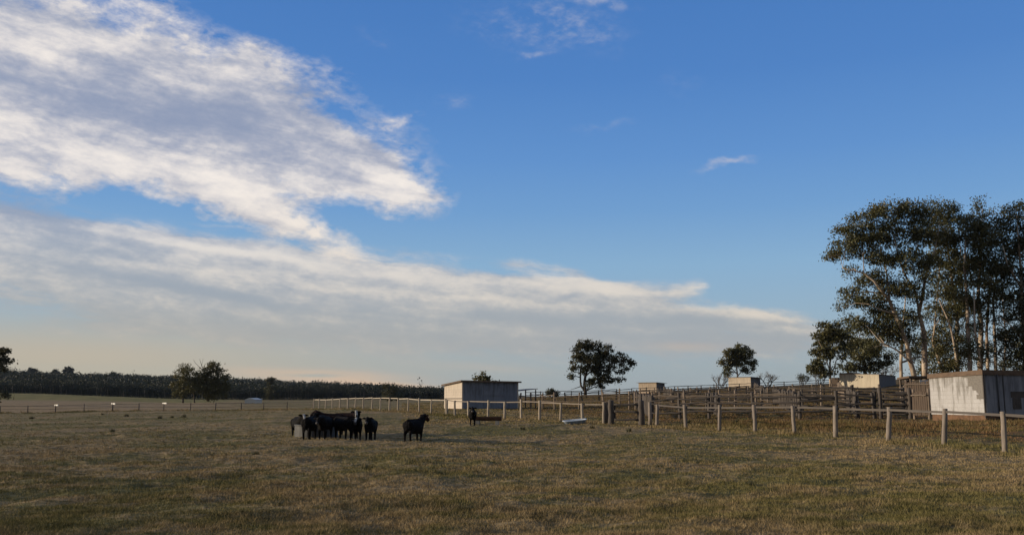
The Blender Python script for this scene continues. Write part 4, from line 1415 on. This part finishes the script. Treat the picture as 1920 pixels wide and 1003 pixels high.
# ------------------------------------------------------------------ cattle
def coat(name, c, head=None, rough=.8):
    m, t, b = material(name)
    n = t.noise(objco(t), 9, 4, .6)
    t.put(b.inputs['Base Color'], t.mix(t.ss(n, .35, .7), tuple(q * .7 for q in c), tuple(q * 1.4 for q in c)))
    b.inputs['Roughness'].default_value = rough
    b.inputs['Specular IOR Level'].default_value = .08
    return m


M['black'] = coat('black_coat', (.008, .0075, .008))
M['brown'] = coat('brown_coat', (.035, .017, .010))
M['liver'] = coat('liver_coat', (.020, .012, .012))
M['whitehair'] = coat('white_hair', (.36, .36, .36))
M['greyhair'] = coat('grey_hair', (.16, .165, .175))
M['hoof'] = plain('hoof', (.02, .017, .015), .5)
M['muzzle'] = plain('muzzle', (.035, .03, .03), .35)
M['eye'] = plain('eye', (.005, .005, .005), .1)


def ball_chain(m, pts, rad, sides=10):
    """closed rounded tube used as raw stuff for the remesh"""
    P_, R_ = [], []
    pts = [Vector(p) for p in pts]
    d0 = (pts[0] - pts[1]).normalized()
    d1 = (pts[-1] - pts[-2]).normalized()
    for f, s in ((.95, .3), (.6, .8)):
        P_.append(pts[0] + d0 * rad[0] * f)
        R_.append(rad[0] * s)
    P_ += pts
    R_ += list(rad)
    for f, s in ((.6, .8), (.95, .3)):
        P_.append(pts[-1] + d1 * rad[-1] * f)
        R_.append(rad[-1] * s)
    m.tube(P_, R_, sides)


def cow_mesh(name, turn=0.0, head_z=0.0, stride=0.0, fat=1.0, face='black', head='black', legs=None, coat_='black'):
    """facing +x, feet on z=0, about 1.05 m at the withers. turn: head yaw in radians (left positive); head_z raises or lowers the head"""
    m = MB()
    ball_chain(m, [(-.52, 0, .73), (-.36, 0, .71), (-.08, 0, .675), (.18, 0, .68), (.40, 0, .74)], [.235 * fat, .275 * fat, .305 * fat, .30 * fat, .23], 14)
    ball_chain(m, [(-.58, 0, .91), (-.2, 0, .93), (.2, 0, .935), (.45, 0, .96)], [.10, .09, .09, .10], 10)      # topline
    ball_chain(m, [(.38, 0, .52), (.50, 0, .60)], [.15, .11], 8)                                                          # brisket
    N0, N1 = Vector((.46, 0, .86)), Vector((.70, 0, 1.00 + head_z * .7))
    rot = Matrix.Rotation(turn, 3, 'Z')
    piv = Vector((.50, 0, 0))
    half = Matrix.Rotation(turn * .5, 3, 'Z')

    def hd(p):
        q = Vector(p)
        q.z += head_z
        return rot @ (q - piv) + piv
    n1 = half @ (N1 - piv) + piv
    poll, mid_, muz = hd((.83, 0, 1.08)), hd((.95, 0, 1.01)), hd((1.10, 0, .90))
    ball_chain(m, [(.36, 0, .80), N0, n1, poll], [.23, .20, .155, .11], 10)
    ball_chain(m, [(.42, 0, .66), n1 - Vector((0, 0, .10)), hd((.84, 0, 1.0))], [.15, .12, .085], 8)                    # throat
    ball_chain(m, [poll, mid_, muz], [.108, .098, .074], 10)
    ball_chain(m, [hd((.88, 0, .99)), hd((1.05, 0, .87))], [.07, .055], 8)                                                # jaw
    for s in (1, -1):
        a, b_, c_ = hd((.82, .07 * s, 1.10)), hd((.80, .19 * s, 1.11)), hd((.79, .29 * s, 1.09))
        ball_chain(m, [a, b_, c_], [.034, .058, .020], 8)
        st = stride * s
        ball_chain(m, [(.36, .12 * s, .70), (.36 + st * .3, .135 * s, .52), (.385 + st * .7, .13 * s, .30), (.375 + st, .13 * s, .10), (.395 + st, .13 * s, .035)], [.145, .10, .060, .048, .060], 9)
        st = -stride * s
        ball_chain(m, [(-.54, .12 * s, .74), (-.47 + st * .3, .145 * s, .55), (-.60 + st * .6, .14 * s, .36), (-.575 + st, .14 * s, .12), (-.555 + st, .14 * s, .035)], [.195, .135, .066, .050, .060], 9)
    ball_chain(m, [(-.77, 0, .93), (-.83, 0, .78), (-.83, .01, .55)], [.032, .026, .024], 7)
    ball_chain(m, [(-.83, .01, .55), (-.83, .015, .42), (-.83, .02, .33)], [.026, .042, .022], 7)
    src = m.mesh(name + '_src', M['black'])
    tmp = bpy.data.objects.new('tmp', src)
    COL.objects.link(tmp)
    md = tmp.modifiers.new('r', 'REMESH')
    md.mode = 'VOXEL'
    md.voxel_size = .022
    ms = tmp.modifiers.new('s', 'SMOOTH')
    ms.iterations = 3
    ms.factor = .5
    dg = bpy.context.evaluated_depsgraph_get()
    me = bpy.data.meshes.new_from_object(tmp.evaluated_get(dg))
    me.name = name
    bpy.data.objects.remove(tmp)
    me.materials.clear()
    mats = [M[coat_], M[face], M['hoof'], M['muzzle'], M[head], M[legs] if legs else M['black']]
    for q in mats:
        me.materials.append(q)
    ax = (muz - poll).normalized()
    up = Vector((0, 0, 1))
    for p in me.polygons:
        p.use_smooth = True
        c_ = p.center
        k = 0
        r_ = c_ - poll
        f = r_.dot(ax)
        if c_.z < .07:
            k = 2
        elif f > -.06 and r_.length < .62 and (c_ - n1).length > .10 and c_.z > .5 and r_.dot(Vector((ax.x, ax.y, 0))) > -.12:
            k = 4
            lat = abs((c_ - poll).dot(rot @ Vector((0, 1, 0))))
            if face != 'black' and f > -.02 and lat < .065 and p.normal.dot(up) > -.45:
                k = 1
            if f > .30:
                k = 3
        elif legs and c_.z < .26:
            k = 5
        p.material_index = k
    return me, poll, mid_, rot


COWG = 'black cattle in the paddock'


def cow(px, d, yaw, label, group=COWG, size=1.0, **kw):
    """yaw: direction it faces, degrees from +X counter clockwise (90 = away from the viewer, 270 = towards)"""
    me, poll, mid_, rot = cow_mesh('cow', **kw)
    p = G(px, d)
    o = link(bpy.data.objects.new('cow', me))
    zs = [gz(p.x + math.cos(R(yaw)) * k * size, p.y + math.sin(R(yaw)) * k * size) for k in (-.55, 0, .38)]
    o.location = (p.x, p.y, min(zs) - .01)
    o.rotation_euler = (0, 0, R(yaw))
    o.scale = (size * .90, size * .89, size * 1.01)
    tag(o, label, 'cow', group)
    m = MB()
    for s in (1, -1):
        c_ = mid_ + rot @ Vector((-.05, .088 * s, .035))
        m.box(c_, (.03, .02, .03))
    m.build('eyes', M['eye'], o, True)
    return o


HERD = 'black cattle gathered round the grey trough'
cow(777, 39.0, 62, 'black calf with brownish head standing alone, looking right', None, .98, head='brown', head_z=.05, turn=-.1, stride=.03)
cow(694, 40.6, 268, 'black calf facing the viewer at the right end of the herd', HERD, .95, head_z=-.08)
cow(668, 41.6, 290, 'black calf with white blaze and spotted chest, second from right in the herd', HERD, .95, face='whitehair', turn=-.5, head_z=-.10)
cow(641, 41.0, 132, 'grey faced black calf with lowered head in the front middle of the herd', HERD, .98, face='greyhair', head_z=-.35, turn=.5)
cow(608, 40.6, 262, 'black calf with a grey muzzle facing the viewer at the front of the herd centre', HERD, .98, head_z=-.18)
cow(581, 41.0, 84, 'black calf seen from behind, at the front left of the herd', HERD, 1.0, head_z=-.3)
cow(559, 44.6, 300, 'white polled black calf behind the left end of the trough', HERD, .98, face='whitehair', head_z=-.02)
cow(600, 45.6, 262, 'black calf facing the viewer over the back of the trough', HERD, 1.0, head_z=-.05)
cow(620, 46.3, 178, 'black calf standing side-on at the rear left of the herd', HERD, 1.05, turn=.2, coat_='liver', head='liver')
cow(649, 46.6, 350, 'white faced black calf standing side-on at the rear right of the herd', HERD, 1.05, face='whitehair', coat_='liver', turn=-1.15, head_z=-.04)
cow(886, 56.6, 272, 'black calf facing the viewer beside the rusty trough', None, 1.0, head_z=-.02)


# ------------------------------------------------------------------ troughs
def ring(rx, ry, z, n=28, k=1.0, x0=0, y0=0):
    out = []
    for i in range(n):
        a = 2 * math.pi * i / n
        ca, sa = math.cos(a), math.sin(a)
        out.append((x0 + rx * math.copysign(abs(ca) ** k, ca), y0 + ry * math.copysign(abs(sa) ** k, sa), z))
    return out


p = G(593, 43.2)
root = thing('round_trough', 'round grey trough that the cattle stand around', 'trough', p + Vector((0, 0, -.03)))
m = MB()
m.loft([ring(1.0, 1.0, 0), ring(1.0, 1.0, .52), ring(1.03, 1.03, .54), ring(1.03, 1.03, .58), ring(.94, .94, .58), ring(.94, .94, .1)])
m.build('tank', M['galv'], root, False)
m = MB()
m.loft([ring(.93, .93, .40), ring(.93, .93, .42)])
m.build('water_surface', M['water'], root)

p = G(914, 58.5)
root = thing('rusty_trough', 'long rusty feed trough on pale blocks beside the standing calf', 'trough', p, R(-4))
m = MB()
L_, r0 = .88, .27
sec = [(r0 * math.cos(a), r0 * math.sin(a)) for a in np.linspace(math.pi, 2 * math.pi, 11)]
sec_in = [((r0 - .03) * math.cos(a), (r0 - .03) * math.sin(a)) for a in np.linspace(2 * math.pi, math.pi, 11)]
prof = sec + sec_in
m.loft([[(x, q[0], q[1] + .50) for q in prof] for x in (-L_, L_)], True, True)
for x in (-L_, L_):
    m.loft([[(x + e, q[0], q[1] + .50) for q in sec] for e in (-.015, .015)])
m.build('trough_body', M['rust'], root)
for x in (-.62, .62):
    m = MB()
    m.box((x, 0, .10), (.22, .5, .28))
    m.build('foot', M['concrete'], root)

p = G(1078, 59.3)
root = thing('bathtub', 'old white bathtub lying tilted in the grass near the timber gate', 'bathtub', p + Vector((0, 0, .02)), R(6))
m = MB()
m.loft([ring(.58, .22, .02, 28, .7, .05), ring(.70, .30, .10, 28, .7, .03), ring(.78, .35, .36, 28, .7)], True, False)
tb = m.build('tub_shell', M['tub_side'], root, True)
m = MB()
m.loft([ring(.78, .35, .36, 28, .7), ring(.84, .40, .375, 28, .7), ring(.84, .40, .41, 28, .7), ring(.76, .33, .41, 28, .7), ring(.68, .27, .16, 28, .7, .03), ring(.50, .18, .08, 28, .7, .05)], False, True)
m.build('rim', M['enamel'], tb, True)
root.rotation_euler = (R(6), R(-5), R(8))
root.scale = (.95, .95, .72)


# ------------------------------------------------------------------ weeds in the paddock
def weed(px, d, h, label, n=40):
    p = G(px, d)
    pos = np.tile(np.array([[p.x, p.y, p.z]]), (n, 1)) + np.column_stack([RNG.normal(0, h * .25, n), RNG.normal(0, h * .25, n), np.zeros(n)])
    pos[:, 2] = height(pos[:, 0], pos[:, 1])
    vs, fs = blades(pos - np.array(p), np.full(n, h), np.full(n, max(.012, d * .0007)), .35, 3, .05)
    o = link(bpy.data.objects.new('weed', np_mesh('weed', vs, fs, M['leaf_dark'])))
    o.location = p
    return o


WD = [(192, 105), (322, 88), (300, 84), (345, 86), (236, 95), (60, 92), (210, 52), (1405, 18.5), (1180, 50), (1290, 60), (1110, 53), (980, 52), (820, 22), (690, 23), (480, 29), (1020, 27.5), (1600, 21), (1380, 58), (1500, 47), (1235, 24)]
for i, (px, d) in enumerate(WD):
    o = weed(px, d, random.uniform(.12, .24) * (1.3 if d > 45 else .55), '', 22)
    tag(o, 'dark tuft of weeds standing up from the grazed grass', 'weed', 'dark weed tufts in the paddock')


# ------------------------------------------------------------------ evening air
def make_haze():
    m = MB()
    m.box((0, 1450, 55), (5200, 3300, 130))
    mt = bpy.data.materials.new('evening_air')
    mt.use_nodes = True
    mt.node_tree.nodes.clear()
    t = NT(mt.node_tree)
    v = t.new('ShaderNodeVolumePrincipled')
    v.inputs['Color'].default_value = (.62, .76, .95, 1)
    v.inputs['Density'].default_value = 0.00003
    o_ = t.new('ShaderNodeOutputMaterial')
    t.l.new(v.outputs[0], o_.inputs['Volume'])
    o = m.build('haze', mt)
    o['kind'] = 'stuff'
    tag(o, 'thin pale evening haze in the air over the far fields', 'haze')


make_haze()
